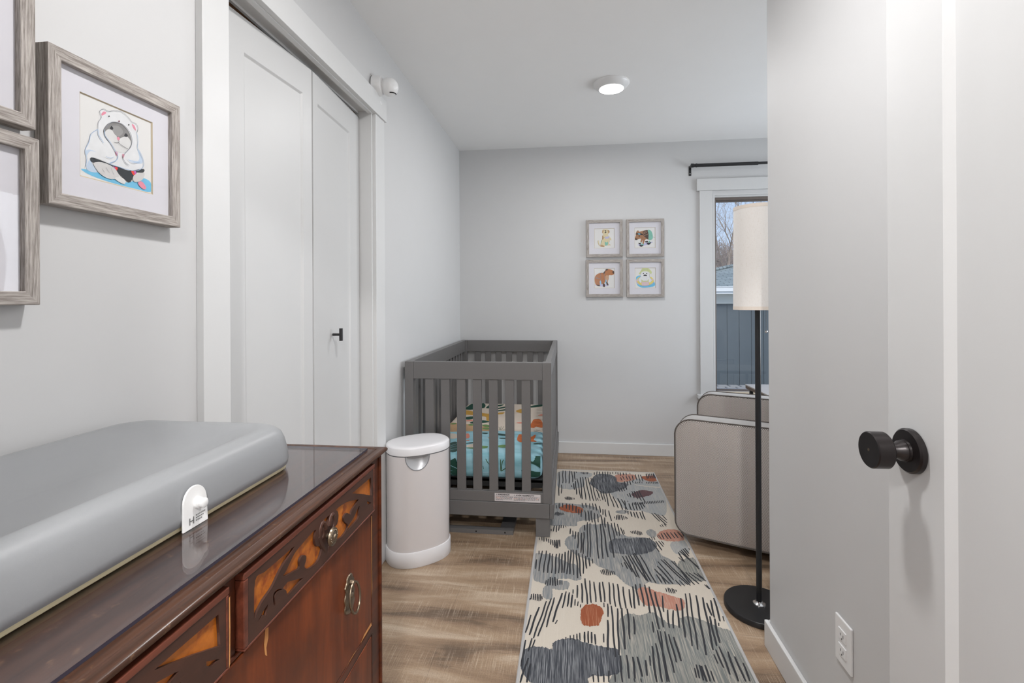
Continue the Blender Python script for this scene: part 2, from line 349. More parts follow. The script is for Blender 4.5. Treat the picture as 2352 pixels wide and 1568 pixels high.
RUG_BLOBS=[('slate',[(-0.1661,2.2154),(-0.1162,2.2342),(-0.0612,2.2149),(-0.0139,2.1769),(0.0317,2.1521),(0.0495,2.0852),(0.0424,2.0408),(-0.0254,2.0436),(-0.0683,2.0278),(-0.0794,1.995),(-0.1291,2.0101),(-0.1529,2.0395)]),('slate',[(-0.0975,1.9929),(-0.0683,2.0278),(-0.0253,2.0329),(-0.0007,2.0147),(-0.0096,1.9727),(-0.0482,1.9632),(-0.0694,1.9707),(-0.0679,1.9266),(-0.0726,1.8975),(-0.1019,1.9035),(-0.1104,1.9509)]),('slate',[(0.0519,2.4989),(0.0836,2.5516),(0.145,2.5588),(0.2064,2.566),(0.2445,2.49),(0.2837,2.4487),(0.3811,2.4304),(0.4117,2.363),(0.4245,2.2846),(0.4756,2.2161),(0.4766,2.1353),(0.5151,2.1178),(0.4897,2.0618),(0.3807,2.049),(0.3218,2.0525),(0.2841,1.9972),(0.2354,2.032),(0.2044,2.0814),(0.1707,2.1219),(0.1226,2.1628),(0.0982,2.1961),(0.033,2.2387),(-0.0148,2.313),(-0.0188,2.3835),(0.0139,2.4321),(0.0432,2.4356)]),('green',[(0.4821,2.2169),(0.5168,2.2576),(0.5649,2.2694),(0.5705,2.1918),(0.565,2.1021),(0.5193,2.0861),(0.4866,2.1254),(0.4729,2.1461)]),('green',[(0.1826,1.805),(0.2244,1.8433),(0.2616,1.8392),(0.3081,1.8616),(0.3349,1.8311),(0.3608,1.8017),(0.3909,1.7973),(0.398,1.8303),(0.4398,1.8517),(0.4874,1.8326),(0.5394,1.7991),(0.5751,1.7691),(0.5821,1.587),(0.5781,1.4868),(0.141,1.4355),(0.1504,1.5791),(0.1693,1.6265),(0.1687,1.7177)]),('dark',[(-0.1642,1.5742),(-0.1532,1.6123),(-0.125,1.6329),(-0.0899,1.6335),(-0.0598,1.6267),(-0.0583,1.6548),(-0.0361,1.6753),(0.0147,1.6849),(0.0744,1.6633),(0.1332,1.6562),(0.1616,1.6458),(0.1659,1.5936),(0.159,1.5494),(0.1048,1.5281),(0.0589,1.5198),(0.0484,1.4784),(-0.0312,1.4471),(-0.1225,1.481),(-0.1543,1.5248)]),('rust',[(0.0469,1.8571),(0.0729,1.8825),(0.1066,1.8819),(0.1268,1.849),(0.1152,1.7971),(0.0999,1.7632),(0.068,1.7555),(0.0447,1.7686),(0.0404,1.8132)]),('pink',[(0.2795,2.0066),(0.3161,2.0159),(0.3475,1.9947),(0.3801,1.9839),(0.4217,1.9649),(0.4462,1.9491),(0.4405,1.9121),(0.4149,1.8828),(0.3723,1.8865),(0.3309,1.8993),(0.2873,1.9031),(0.2742,1.9476)]),('dark',[(0.1902,2.3649),(0.2226,2.4119),(0.31,2.4295),(0.3823,2.4379),(0.4121,2.4051),(0.4127,2.3494),(0.3591,2.2899),(0.2895,2.2688),(0.2233,2.274),(0.1904,2.2832)]),('pale',[(0.4874,2.3998),(0.5435,2.4349),(0.5616,2.4227),(0.5592,2.3264),(0.5123,2.2949),(0.4841,2.3176)]),('pink',[(0.4396,2.4821),(0.4855,2.5339),(0.5453,2.5409),(0.5644,2.4967),(0.5578,2.4366),(0.5046,2.416),(0.4576,2.4249),(0.4388,2.4372)]),('slate',[(0.3895,2.507),(0.4195,2.5341),(0.4387,2.4973),(0.4197,2.4497),(0.3931,2.4615)]),('pale',[(0.2468,3.0675),(0.3655,3.1544),(0.4522,3.1155),(0.5404,3.1019),(0.5863,3.0605),(0.5301,2.7259),(0.4577,2.7174),(0.3988,2.7475),(0.3194,2.7571),(0.282,2.8719),(0.2551,2.9542)]),('pale',[(0.3141,3.199),(0.49,3.2455),(0.5602,3.215),(0.5794,3.1184),(0.454,3.1278)]),('pale',[(-0.0714,3.316),(0.0491,3.3302),(0.1482,3.3136),(0.1451,3.2448),(0.1048,3.2004),(0.0915,3.0732),(0.0081,3.0159),(-0.0655,3.0428),(-0.0769,3.1276)]),('pink',[(0.3135,3.2916),(0.4234,3.3182),(0.4419,3.2399),(0.3684,3.1798),(0.3033,3.1849)]),('dark',[(0.1363,3.1526),(0.1865,3.2904),(0.2654,3.2996),(0.3096,3.2508),(0.3116,3.1732),(0.3655,3.1544),(0.3569,3.0804),(0.277,3.0014),(0.2037,2.9703),(0.172,3.0351),(0.147,3.0797)]),('maroon',[(0.3817,2.9912),(0.4418,3.0436),(0.5101,3.0287),(0.483,2.9699),(0.408,2.9287),(0.3804,2.947)]),('slate',[(-0.0858,2.798),(0.0244,2.8008),(0.1245,2.7826),(0.1634,2.7388),(0.1658,2.6471),(0.1166,2.6063),(0.0458,2.5808),(0.0373,2.5296),(-0.0237,2.5225),(-0.1007,2.53),(-0.1055,2.6513)]),('rust',[(-0.0549,2.742),(-0.0178,2.7858),(0.0655,2.7561),(0.0768,2.7192),(0.0556,2.6794),(-0.009,2.6903),(-0.0461,2.7142)]),('rust',[(0.4864,3.2848),(0.5765,3.3089),(0.5863,3.2309),(0.5295,3.1987),(0.488,3.2323)]),('slate',[(0.2601,2.7312),(0.3026,2.7513),(0.3324,2.7304),(0.2968,2.6985),(0.262,2.7091)])]
RUG_STROKES=[(-0.067,3.313,-0.062,2.908),(-0.043,3.343,-0.04,3.109),(-0.025,3.339,-0.021,3.112),(0.004,3.343,0.0,3.109),(0.019,3.334,0.025,3.131),(0.034,3.33,0.039,3.176),(0.048,3.332,0.05,3.3),(-0.048,3.085,-0.046,2.943),(0.014,3.083,0.018,3.051),(0.027,3.117,0.034,3.009),(0.04,3.157,0.046,2.937),(0.053,3.203,0.069,2.886),(0.075,3.225,0.077,2.871),(0.089,3.232,0.099,2.866),(0.107,3.234,0.123,2.853),(0.125,3.226,0.143,2.851),(0.145,3.224,0.158,2.857),(0.157,3.215,0.159,3.109),(0.169,3.029,0.181,2.896),(0.193,3.006,0.197,2.869),(0.208,3.007,0.211,2.848),(0.224,2.992,0.225,2.791),(0.24,3.011,0.255,2.779),(0.262,2.933,0.277,2.77),(0.288,2.908,0.3,2.753),(0.307,2.894,0.326,2.753),(0.324,2.88,0.317,2.752),(0.341,2.878,0.342,2.859),(0.343,2.84,0.347,2.752),(0.361,2.838,0.365,2.75),(0.381,2.864,0.381,2.752),(0.395,2.861,0.397,2.761),(0.408,2.855,0.414,2.77),(0.421,2.861,0.427,2.794),(0.172,3.33,0.17,3.277),(0.191,3.348,0.187,3.284),(0.207,3.345,0.206,3.292),(0.228,3.347,0.224,3.233),(0.247,3.35,0.239,3.245),(0.264,3.352,0.258,3.247),(0.279,3.343,0.276,3.3),(0.298,3.35,0.294,3.313),(0.319,3.353,0.315,3.315),(0.333,3.349,0.329,3.296),(0.348,3.345,0.344,3.282),(0.368,3.342,0.365,3.29),(0.387,3.345,0.383,3.292),(0.411,3.342,0.411,3.316),(0.339,3.256,0.343,3.197),(0.357,3.279,0.36,3.209),(0.38,3.287,0.382,3.212),(0.397,3.288,0.4,3.209),(0.42,3.296,0.419,3.197),(0.445,3.32,0.442,3.209),(0.465,3.317,0.458,3.192),(0.479,3.314,0.477,3.194),(0.359,3.185,0.353,3.114),(0.376,3.192,0.372,3.116),(0.394,3.203,0.391,3.127),(0.41,3.205,0.411,3.162),(0.429,3.188,0.427,3.15),(0.443,3.185,0.44,3.156),(0.456,3.191,0.453,3.158),(0.469,3.188,0.467,3.159),(0.303,3.08,0.311,3.006),(0.32,3.073,0.327,3.013),(0.335,3.093,0.341,3.023),(0.357,3.132,0.355,3.042),(0.349,2.977,0.355,2.94),(0.365,2.996,0.368,2.93),(0.385,3.024,0.385,2.919),(0.399,3.03,0.404,2.906),(0.413,3.031,0.421,2.884),(0.428,3.042,0.439,2.87),(-0.026,2.887,-0.021,2.86),(-0.02,2.896,-0.016,2.856),(-0.013,2.901,-0.01,2.853),(-0.007,2.902,-0.005,2.854),(-0.001,2.903,0.003,2.851),(0.007,2.895,0.01,2.855),(0.013,2.892,0.017,2.856),(0.021,2.889,0.025,2.861),(0.029,2.886,0.032,2.862),(0.08,3.319,0.083,3.298),(0.087,3.325,0.091,3.294),(0.097,3.327,0.099,3.285),(0.106,3.322,0.106,3.285),(0.116,3.329,0.114,3.286),(0.125,3.33,0.123,3.287),(0.132,3.32,0.131,3.304),(0.165,2.902,0.171,2.862),(0.181,2.876,0.184,2.864),(-0.072,2.772,-0.071,2.728),(-0.058,2.801,-0.056,2.733),(-0.038,2.803,-0.037,2.743),(-0.016,2.802,-0.015,2.731),(0.0,2.8,0.001,2.715),(0.019,2.802,0.019,2.706),(0.04,2.774,0.038,2.684),(0.054,2.735,0.052,2.661),(0.067,2.73,0.065,2.635),(0.075,2.816,0.078,2.753),(0.096,2.819,0.097,2.759),(0.118,2.817,0.117,2.743),(0.135,2.82,0.134,2.734),(0.151,2.817,0.153,2.725),(0.173,2.79,0.172,2.699),(0.188,2.747,0.184,2.673),(0.201,2.745,0.198,2.651),(0.22,2.733,0.223,2.604),(0.087,2.721,0.09,2.586),(0.104,2.72,0.107,2.588),(0.121,2.722,0.12,2.576),(0.137,2.695,0.136,2.575),(0.154,2.683,0.154,2.58),(0.173,2.672,0.173,2.548),(0.19,2.643,0.185,2.527),(-0.077,2.677,-0.078,2.642),(-0.071,2.685,-0.072,2.643),(-0.065,2.689,-0.065,2.64),(-0.06,2.683,-0.058,2.638),(-0.054,2.676,-0.051,2.642),(-0.047,2.677,-0.044,2.646),(-0.04,2.678,-0.036,2.651),(-0.033,2.675,-0.028,2.652),(0.311,2.744,0.311,2.716),(0.326,2.739,0.323,2.693),(0.34,2.733,0.34,2.668),(0.355,2.731,0.356,2.659),(0.371,2.733,0.371,2.651),(0.39,2.732,0.392,2.644),(0.404,2.744,0.405,2.639),(0.245,2.66,0.244,2.636),(0.258,2.678,0.251,2.621),(0.266,2.686,0.261,2.622),(0.276,2.684,0.27,2.623),(0.285,2.685,0.284,2.621),(0.294,2.676,0.294,2.629),(0.304,2.667,0.305,2.634),(0.309,2.661,0.312,2.638),(-0.093,2.483,-0.092,2.459),(-0.079,2.524,-0.08,2.456),(-0.065,2.523,-0.067,2.45),(-0.053,2.531,-0.055,2.466),(-0.042,2.532,-0.043,2.495),(-0.029,2.53,-0.031,2.496),(-0.02,2.525,-0.017,2.507),(0.006,2.497,0.004,2.438),(0.017,2.475,0.018,2.411),(0.032,2.467,0.027,2.389),(0.046,2.463,0.04,2.301),(0.062,2.456,0.054,2.262),(0.08,2.543,0.078,2.482),(0.075,2.467,0.062,2.253),(0.095,2.576,0.084,2.226),(0.109,2.572,0.096,2.228),(0.138,2.575,0.132,2.22),(0.163,2.565,0.151,2.22),(0.176,2.548,0.175,2.237),(0.201,2.592,0.204,2.235),(0.221,2.582,0.223,2.401),(0.237,2.587,0.236,2.445),(0.253,2.573,0.25,2.444),(0.263,2.534,0.271,2.458),(0.276,2.511,0.277,2.467),(0.31,2.5,0.313,2.48),(0.319,2.504,0.319,2.475),(0.328,2.508,0.327,2.473),(0.337,2.512,0.335,2.471),(0.345,2.51,0.342,2.463),(0.351,2.505,0.349,2.461),(0.357,2.503,0.356,2.462),(0.364,2.498,0.363,2.469),(-0.149,2.386,-0.147,2.361),(-0.136,2.393,-0.134,2.357),(-0.127,2.394,-0.124,2.347),(-0.115,2.387,-0.111,2.349),(-0.104,2.377,-0.099,2.337),(-0.091,2.373,-0.091,2.321),(-0.082,2.369,-0.078,2.315),(-0.071,2.37,-0.071,2.298),(-0.063,2.372,-0.062,2.289),(-0.056,2.373,-0.055,2.29),(-0.047,2.375,-0.046,2.306),(-0.143,2.26,-0.141,2.227),(-0.148,2.183,-0.15,2.104),(-0.128,2.261,-0.134,2.088),(-0.108,2.264,-0.113,2.08),(-0.091,2.245,-0.095,2.079),(-0.078,2.239,-0.077,2.078),(-0.061,2.24,-0.062,2.076),(-0.046,2.246,-0.047,2.081),(-0.034,2.244,-0.034,2.086),(-0.019,2.262,-0.023,2.087),(-0.004,2.276,-0.011,2.079),(0.007,2.285,-0.0,2.08),(0.018,2.287,0.016,2.075),(0.032,2.284,0.035,2.053),(0.043,2.257,0.047,2.071),(0.061,2.251,0.06,2.09),(0.074,2.236,0.074,2.131),(0.089,2.222,0.089,2.151),(0.104,2.216,0.104,2.175),(-0.098,2.024,-0.1,1.992),(-0.09,2.035,-0.09,1.986),(-0.082,2.05,-0.081,1.99),(-0.072,2.047,-0.07,1.989),(-0.062,2.052,-0.059,1.987),(-0.052,2.04,-0.05,1.994),(-0.041,2.031,-0.04,1.998),(-0.032,2.026,-0.031,2.0),(-0.156,1.896,-0.156,1.884),(-0.152,1.923,-0.152,1.888),(-0.144,1.927,-0.143,1.886),(-0.136,1.925,-0.135,1.884),(-0.13,1.926,-0.127,1.882),(-0.122,1.924,-0.12,1.88),(-0.116,1.925,-0.114,1.884),(-0.11,1.913,-0.108,1.893),(0.135,2.124,0.138,2.099),(0.142,2.131,0.145,2.093),(0.149,2.136,0.153,2.091),(0.158,2.137,0.16,2.088),(0.166,2.134,0.168,2.089),(0.174,2.125,0.175,2.09),(0.182,2.126,0.185,2.095),(0.191,2.123,0.194,2.099),(0.243,2.252,0.27,2.125),(0.256,2.258,0.284,2.089),(0.271,2.264,0.295,2.084),(0.278,2.268,0.321,2.067),(0.295,2.278,0.328,2.061),(0.301,2.287,0.338,2.062),(0.324,2.274,0.357,2.051),(0.23,2.192,0.235,2.164),(0.245,2.202,0.253,2.148),(-0.144,1.795,-0.158,1.697),(-0.118,1.844,-0.143,1.687),(-0.09,1.884,-0.127,1.672),(-0.073,1.903,-0.111,1.683),(-0.061,1.91,-0.084,1.734),(-0.03,1.944,-0.063,1.764),(-0.046,1.776,-0.053,1.755),(-0.013,1.955,-0.029,1.849),(0.0,1.95,-0.01,1.859),(0.014,1.973,0.013,1.942),(0.012,1.937,0.004,1.855),(0.031,2.004,0.03,1.918),(0.021,1.908,0.02,1.868),(0.033,1.895,0.03,1.867),(0.042,1.878,0.04,1.859),(0.05,2.019,0.05,1.889),(0.065,2.055,0.069,1.882),(0.083,2.042,0.083,1.892),(0.102,2.035,0.102,1.899),(0.124,2.033,0.121,1.901),(0.138,2.039,0.137,1.903),(0.132,1.898,0.131,1.87),(0.163,2.038,0.157,1.89),(0.179,2.034,0.175,1.878),(0.197,2.029,0.194,1.867),(0.218,2.013,0.213,1.872),(0.24,1.998,0.236,1.879),(0.258,2.019,0.248,1.875),(0.272,2.035,0.266,1.896),(0.291,2.042,0.285,1.891),(0.31,2.036,0.302,1.853),(0.325,2.025,0.319,1.767),(0.341,1.991,0.337,1.778),(0.37,1.882,0.355,1.778),(0.39,1.881,0.37,1.777),(0.412,1.921,0.392,1.782),(0.366,1.969,0.354,1.867),(0.146,1.894,0.142,1.815),(0.139,1.797,0.128,1.641),(0.16,1.883,0.149,1.614),(0.181,1.869,0.162,1.624),(0.198,1.873,0.186,1.652),(0.219,1.871,0.208,1.703),(0.237,1.827,0.227,1.73),(0.119,1.722,0.116,1.678),(0.087,1.716,0.087,1.664),(0.076,1.726,0.075,1.669),(0.065,1.73,0.063,1.668),(0.052,1.724,0.051,1.671),(0.035,1.717,0.035,1.678),(0.025,1.711,0.024,1.677),(0.013,1.705,0.013,1.678),(0.001,1.7,0.001,1.678),(-0.014,1.69,-0.014,1.677),(-0.152,1.661,-0.16,1.538),(-0.121,1.666,-0.128,1.626),(-0.131,1.672,-0.141,1.607),(-0.138,1.577,-0.153,1.473),(-0.127,1.554,-0.134,1.476),(0.165,1.622,0.161,1.51),(0.186,1.627,0.184,1.526),(0.206,1.621,0.202,1.528),(0.222,1.623,0.224,1.538),(0.245,1.61,0.241,1.544),(0.262,1.632,0.258,1.587),(0.3,1.806,0.295,1.747),(0.278,1.678,0.265,1.522),(0.293,1.693,0.283,1.524),(0.311,1.761,0.305,1.527),(0.32,1.757,0.297,1.526),(0.334,1.757,0.327,1.565),(0.347,1.744,0.344,1.611),(0.362,1.732,0.36,1.619),(0.123,1.552,0.119,1.505),(0.105,1.535,0.104,1.503),(0.086,1.544,0.087,1.501),(0.072,1.532,0.072,1.5),(0.14,1.543,0.139,1.508),(0.198,1.528,0.199,1.514),(0.219,1.53,0.219,1.517),(0.397,2.224,0.435,2.084),(0.387,2.186,0.428,2.054),(0.37,2.161,0.411,2.055),(0.37,2.118,0.383,2.058),(0.387,2.124,0.398,2.053),(0.461,1.993,0.414,1.693),(0.437,1.96,0.4,1.733),(0.478,1.997,0.429,1.678),(0.501,1.986,0.449,1.655),(0.524,1.975,0.48,1.681),(0.53,1.94,0.527,1.864),(0.549,1.96,0.534,1.853),(0.567,1.975,0.549,1.835),(0.567,1.865,0.563,1.837),(0.54,1.826,0.535,1.807),(0.518,1.859,0.496,1.703),(0.532,1.849,0.511,1.718),(0.476,1.661,0.476,1.62),(0.489,1.685,0.489,1.604),(0.505,1.7,0.501,1.577),(0.526,1.68,0.516,1.552),(0.542,1.659,0.538,1.554),(0.558,1.633,0.553,1.556),(0.396,1.593,0.393,1.553),(0.405,1.609,0.401,1.551),(0.415,1.608,0.411,1.544),(0.421,1.605,0.419,1.54),(0.433,1.61,0.431,1.542),(0.445,1.587,0.443,1.543),(0.505,2.314,0.515,2.231),(0.513,2.328,0.564,2.196),(0.522,2.339,0.563,2.179),(0.535,2.349,0.545,2.282),(0.544,2.357,0.553,2.307),(0.563,2.359,0.564,2.344),(0.496,2.27,0.513,2.236),(0.412,2.242,0.486,2.055),(0.425,2.244,0.496,2.052),(0.458,2.236,0.515,2.059),(0.47,2.235,0.473,2.208),(0.499,2.15,0.533,2.066),(0.513,2.146,0.549,2.083),(0.531,2.148,0.567,2.095),(0.548,2.145,0.568,2.09),(0.48,2.159,0.5,2.067),(0.441,2.085,0.457,2.042),(0.458,2.082,0.472,2.044),(0.471,2.089,0.489,2.056),(0.555,2.064,0.565,2.035),(0.562,2.064,0.569,2.034),(0.391,2.02,0.39,1.996),(0.401,2.026,0.399,1.992),(0.406,2.022,0.407,1.989),(0.416,2.023,0.414,1.989),(0.421,2.019,0.421,1.99),(0.429,2.015,0.429,2.001),(0.452,2.725,0.479,2.627),(0.467,2.727,0.505,2.589),(0.483,2.712,0.513,2.614),(0.506,2.706,0.52,2.648),(0.472,2.586,0.475,2.566),(0.484,2.595,0.486,2.567),(0.496,2.599,0.502,2.573),(0.436,2.468,0.44,2.447),(0.445,2.476,0.451,2.434),(0.46,2.493,0.465,2.436),(0.474,2.502,0.485,2.438),(0.49,2.506,0.499,2.44),(0.51,2.509,0.518,2.449),(0.528,2.511,0.536,2.454),(0.546,2.518,0.558,2.461),(0.564,2.52,0.572,2.477),(0.419,2.409,0.434,2.325),(0.433,2.411,0.447,2.359),(0.447,2.413,0.454,2.38),(0.401,2.38,0.418,2.31),(0.383,2.436,0.384,2.419),(0.394,2.442,0.394,2.42),(0.406,2.45,0.406,2.422),(0.417,2.454,0.418,2.423),(0.365,2.855,0.365,2.82),(0.375,2.857,0.375,2.823),(0.385,2.86,0.385,2.825),(0.395,2.863,0.395,2.828),(0.405,2.866,0.405,2.831),(0.415,2.869,0.415,2.834),(0.425,2.872,0.425,2.837),(0.435,2.874,0.435,2.839),(0.445,2.877,0.445,2.842),(0.456,2.88,0.455,2.845),(0.466,2.883,0.465,2.848),(0.476,2.886,0.475,2.85),(0.486,2.889,0.485,2.853),(0.496,2.892,0.495,2.856),(0.506,2.894,0.505,2.859),(0.516,2.897,0.515,2.862),(0.527,2.9,0.525,2.865),(0.537,2.903,0.535,2.867),(0.547,2.906,0.545,2.87),(0.521,3.341,0.514,3.249),(0.532,3.342,0.525,3.251),(0.544,3.344,0.536,3.252),(0.555,3.345,0.547,3.253),(0.567,3.346,0.558,3.255),(0.578,3.348,0.57,3.256),(0.59,3.349,0.581,3.257),(0.497,3.191,0.497,3.157),(0.508,3.192,0.507,3.158),(0.519,3.193,0.518,3.159),(0.53,3.195,0.529,3.161),(0.541,3.196,0.54,3.162),(0.552,3.197,0.551,3.163),(0.563,3.198,0.561,3.164),(0.574,3.2,0.572,3.166)]
ART_MARMOT=[('f','sky',[(0.0093,0.9184),(0.2231,0.9072),(0.4233,0.9363),(0.6061,0.9364),(0.6695,0.9201),(0.8116,0.8335),(0.8905,0.8126),(0.9923,0.8474),(0.9918,0.9813),(0.7776,0.9919),(0.4229,0.9929),(0.1316,0.9686)]),('f','white',[(0.0572,0.8826),(0.0755,0.7796),(0.0545,0.6802),(0.1037,0.5575),(0.1312,0.4499),(0.2133,0.3662),(0.2232,0.2722),(0.2654,0.1923),(0.2473,0.127),(0.2943,0.076),(0.3607,0.081),(0.429,0.044),(0.5493,0.014),(0.6423,0.0536),(0.6951,0.0962),(0.7599,0.096),(0.787,0.155),(0.7647,0.2223),(0.7862,0.3335),(0.7748,0.4165),(0.8354,0.4965),(0.8743,0.6051),(0.8458,0.6838),(0.7459,0.747),(0.6175,0.7636),(0.5042,0.7623),(0.3659,0.7557),(0.2521,0.7346),(0.1334,0.744),(0.1062,0.8059)]),('f','icy',[(0.0675,0.6848),(0.1163,0.6512),(0.2065,0.6579),(0.1251,0.6662),(0.0803,0.7338)]),('f','icy',[(0.7802,0.4345),(0.8354,0.4965),(0.8687,0.5967),(0.7793,0.6382),(0.6498,0.6229),(0.7794,0.6034),(0.8129,0.5435)]),('f','icy',[(0.0748,0.8686),(0.1243,0.7647),(0.1508,0.8194),(0.2185,0.904),(0.1053,0.9222)]),('f','pinkp',[(0.2703,0.1495),(0.3035,0.1042),(0.3366,0.1091),(0.2843,0.1649)]),('f','pinkp',[(0.7003,0.1235),(0.738,0.1289),(0.7616,0.1889),(0.7216,0.1693)]),('f','fur',[(0.2971,0.3354),(0.3694,0.23),(0.4676,0.1832),(0.5688,0.1827),(0.6518,0.2435),(0.6885,0.3375),(0.6773,0.4388),(0.6295,0.4886),(0.4857,0.5022),(0.3677,0.4763),(0.3108,0.413)]),('f','paper',[(0.3139,0.3659),(0.3688,0.309),(0.4568,0.3235),(0.4913,0.3962),(0.5473,0.3577),(0.6304,0.3189),(0.6851,0.3777),(0.6613,0.4539),(0.6188,0.5162),(0.5667,0.5522),(0.4853,0.5639),(0.4259,0.5314),(0.3678,0.467),(0.3202,0.4188)]),('f','fur2',[(0.408,0.2572),(0.5075,0.22),(0.5683,0.2738),(0.5168,0.3494),(0.4666,0.3577),(0.4272,0.3249)]),('f','ink',[(0.3835,0.2896),(0.4032,0.2544),(0.4275,0.2733),(0.4175,0.2985),(0.3931,0.3)]),('f','ink',[(0.5835,0.3162),(0.6045,0.2799),(0.6357,0.2977),(0.6199,0.3245),(0.5938,0.327)]),('f','pinkp',[(0.4764,0.3873),(0.5016,0.3642),(0.5217,0.3857),(0.4963,0.4115)]),('f','ink',[(0.3603,0.1439),(0.37,0.1308),(0.3816,0.1373),(0.3699,0.1493)]),('f','maroonp',[(0.4958,0.1564),(0.513,0.1422),(0.5231,0.1525),(0.5078,0.165)]),('f','ink',[(0.6418,0.1504),(0.6503,0.1395),(0.6608,0.1481),(0.6502,0.1589)]),('f','pinkp',[(0.4504,0.5657),(0.4852,0.5781),(0.4849,0.6209),(0.46,0.6098)]),('f','pinkp',[(0.5563,0.5747),(0.5852,0.5752),(0.5663,0.6291),(0.554,0.6089)]),('f','charcoal',[(0.1334,0.744),(0.2521,0.7438),(0.4145,0.7648),(0.5042,0.7623),(0.649,0.7693),(0.8683,0.6874),(0.8681,0.7359),(0.7457,0.7737),(0.6695,0.9201),(0.5958,0.91),(0.4836,0.8348),(0.3851,0.778),(0.2706,0.7656),(0.169,0.796),(0.1286,0.7902)]),('f','redp',[(0.4391,0.7764),(0.486,0.7771),(0.4637,0.8195)]),('f','violet',[(0.4174,0.7761),(0.4441,0.7778),(0.4539,0.7958)]),('f','redp',[(0.6788,0.7707),(0.7187,0.7546),(0.7402,0.795),(0.7184,0.8188)]),('f','violet',[(0.7187,0.7546),(0.748,0.7513),(0.7566,0.7836),(0.7369,0.7989)]),('f','paper2',[(0.1599,0.8077),(0.2706,0.7656),(0.4242,0.7854),(0.4986,0.8687),(0.463,0.9258),(0.3645,0.9518),(0.2694,0.9311),(0.2048,0.8851)]),('f','paper',[(0.4532,0.9094),(0.5647,0.8989),(0.5956,0.9391),(0.5643,0.9712),(0.4629,0.9447)]),('f','paper2',[(0.702,0.8625),(0.7457,0.7916),(0.8795,0.7398),(0.8678,0.8187),(0.8114,0.8736),(0.7342,0.9035)]),('f','pinkp',[(0.7836,0.8958),(0.845,0.87),(0.9129,0.9389),(0.8672,0.9703),(0.8,0.9365)]),('l','blueline',0.0067,[(0.0572,0.8826),(0.0755,0.7796),(0.0545,0.6802),(0.1037,0.5575),(0.1312,0.4499),(0.2133,0.3662)]),('l','graline',0.0048,[(0.2179,0.3645),(0.2232,0.2722),(0.2654,0.1923),(0.2426,0.1289),(0.2943,0.076),(0.3607,0.081),(0.429,0.0458),(0.5493,0.014),(0.6423,0.0536),(0.6951,0.0962),(0.7599,0.096),(0.787,0.155),(0.7647,0.2223)]),('l','blueline',0.0067,[(0.7648,0.2124),(0.7862,0.3335),(0.7748,0.4165),(0.8354,0.4965),(0.8743,0.6051),(0.8458,0.6838),(0.7459,0.747),(0.6175,0.7636),(0.5042,0.7623),(0.3659,0.7557)]),('l','blueline',0.0086,[(0.2179,0.3645),(0.2266,0.4338),(0.2912,0.5115)]),('l','blueline',0.0086,[(0.3019,0.3336),(0.3108,0.413),(0.3774,0.473),(0.4454,0.5626),(0.4849,0.6256),(0.4545,0.6917),(0.3659,0.7511)]),('l','graline',0.0076,[(0.3114,0.3209),(0.3791,0.2236),(0.4677,0.1813),(0.5688,0.1827),(0.6624,0.2494),(0.6917,0.3364),(0.672,0.4406),(0.5978,0.5423),(0.5561,0.6131),(0.5867,0.671),(0.6494,0.7009)]),('l','ink',0.0048,[(0.4963,0.4087),(0.4941,0.4426),(0.4263,0.4563)]),('l','ink',0.0048,[(0.4941,0.4426),(0.5569,0.4691),(0.6295,0.4837)]),('l','graline',0.0038,[(0.27,0.8483),(0.298,0.8864)]),('l','graline',0.0038,[(0.3175,0.8163),(0.365,0.8771)]),('l','graline',0.0038,[(0.3849,0.8061),(0.4236,0.8797)]),('l','blueline',0.0057,[(0.3184,0.6774),(0.376,0.6828),(0.4251,0.6489)]),('l','blueline',0.0057,[(0.6288,0.6196),(0.703,0.6509),(0.8126,0.6034)])]
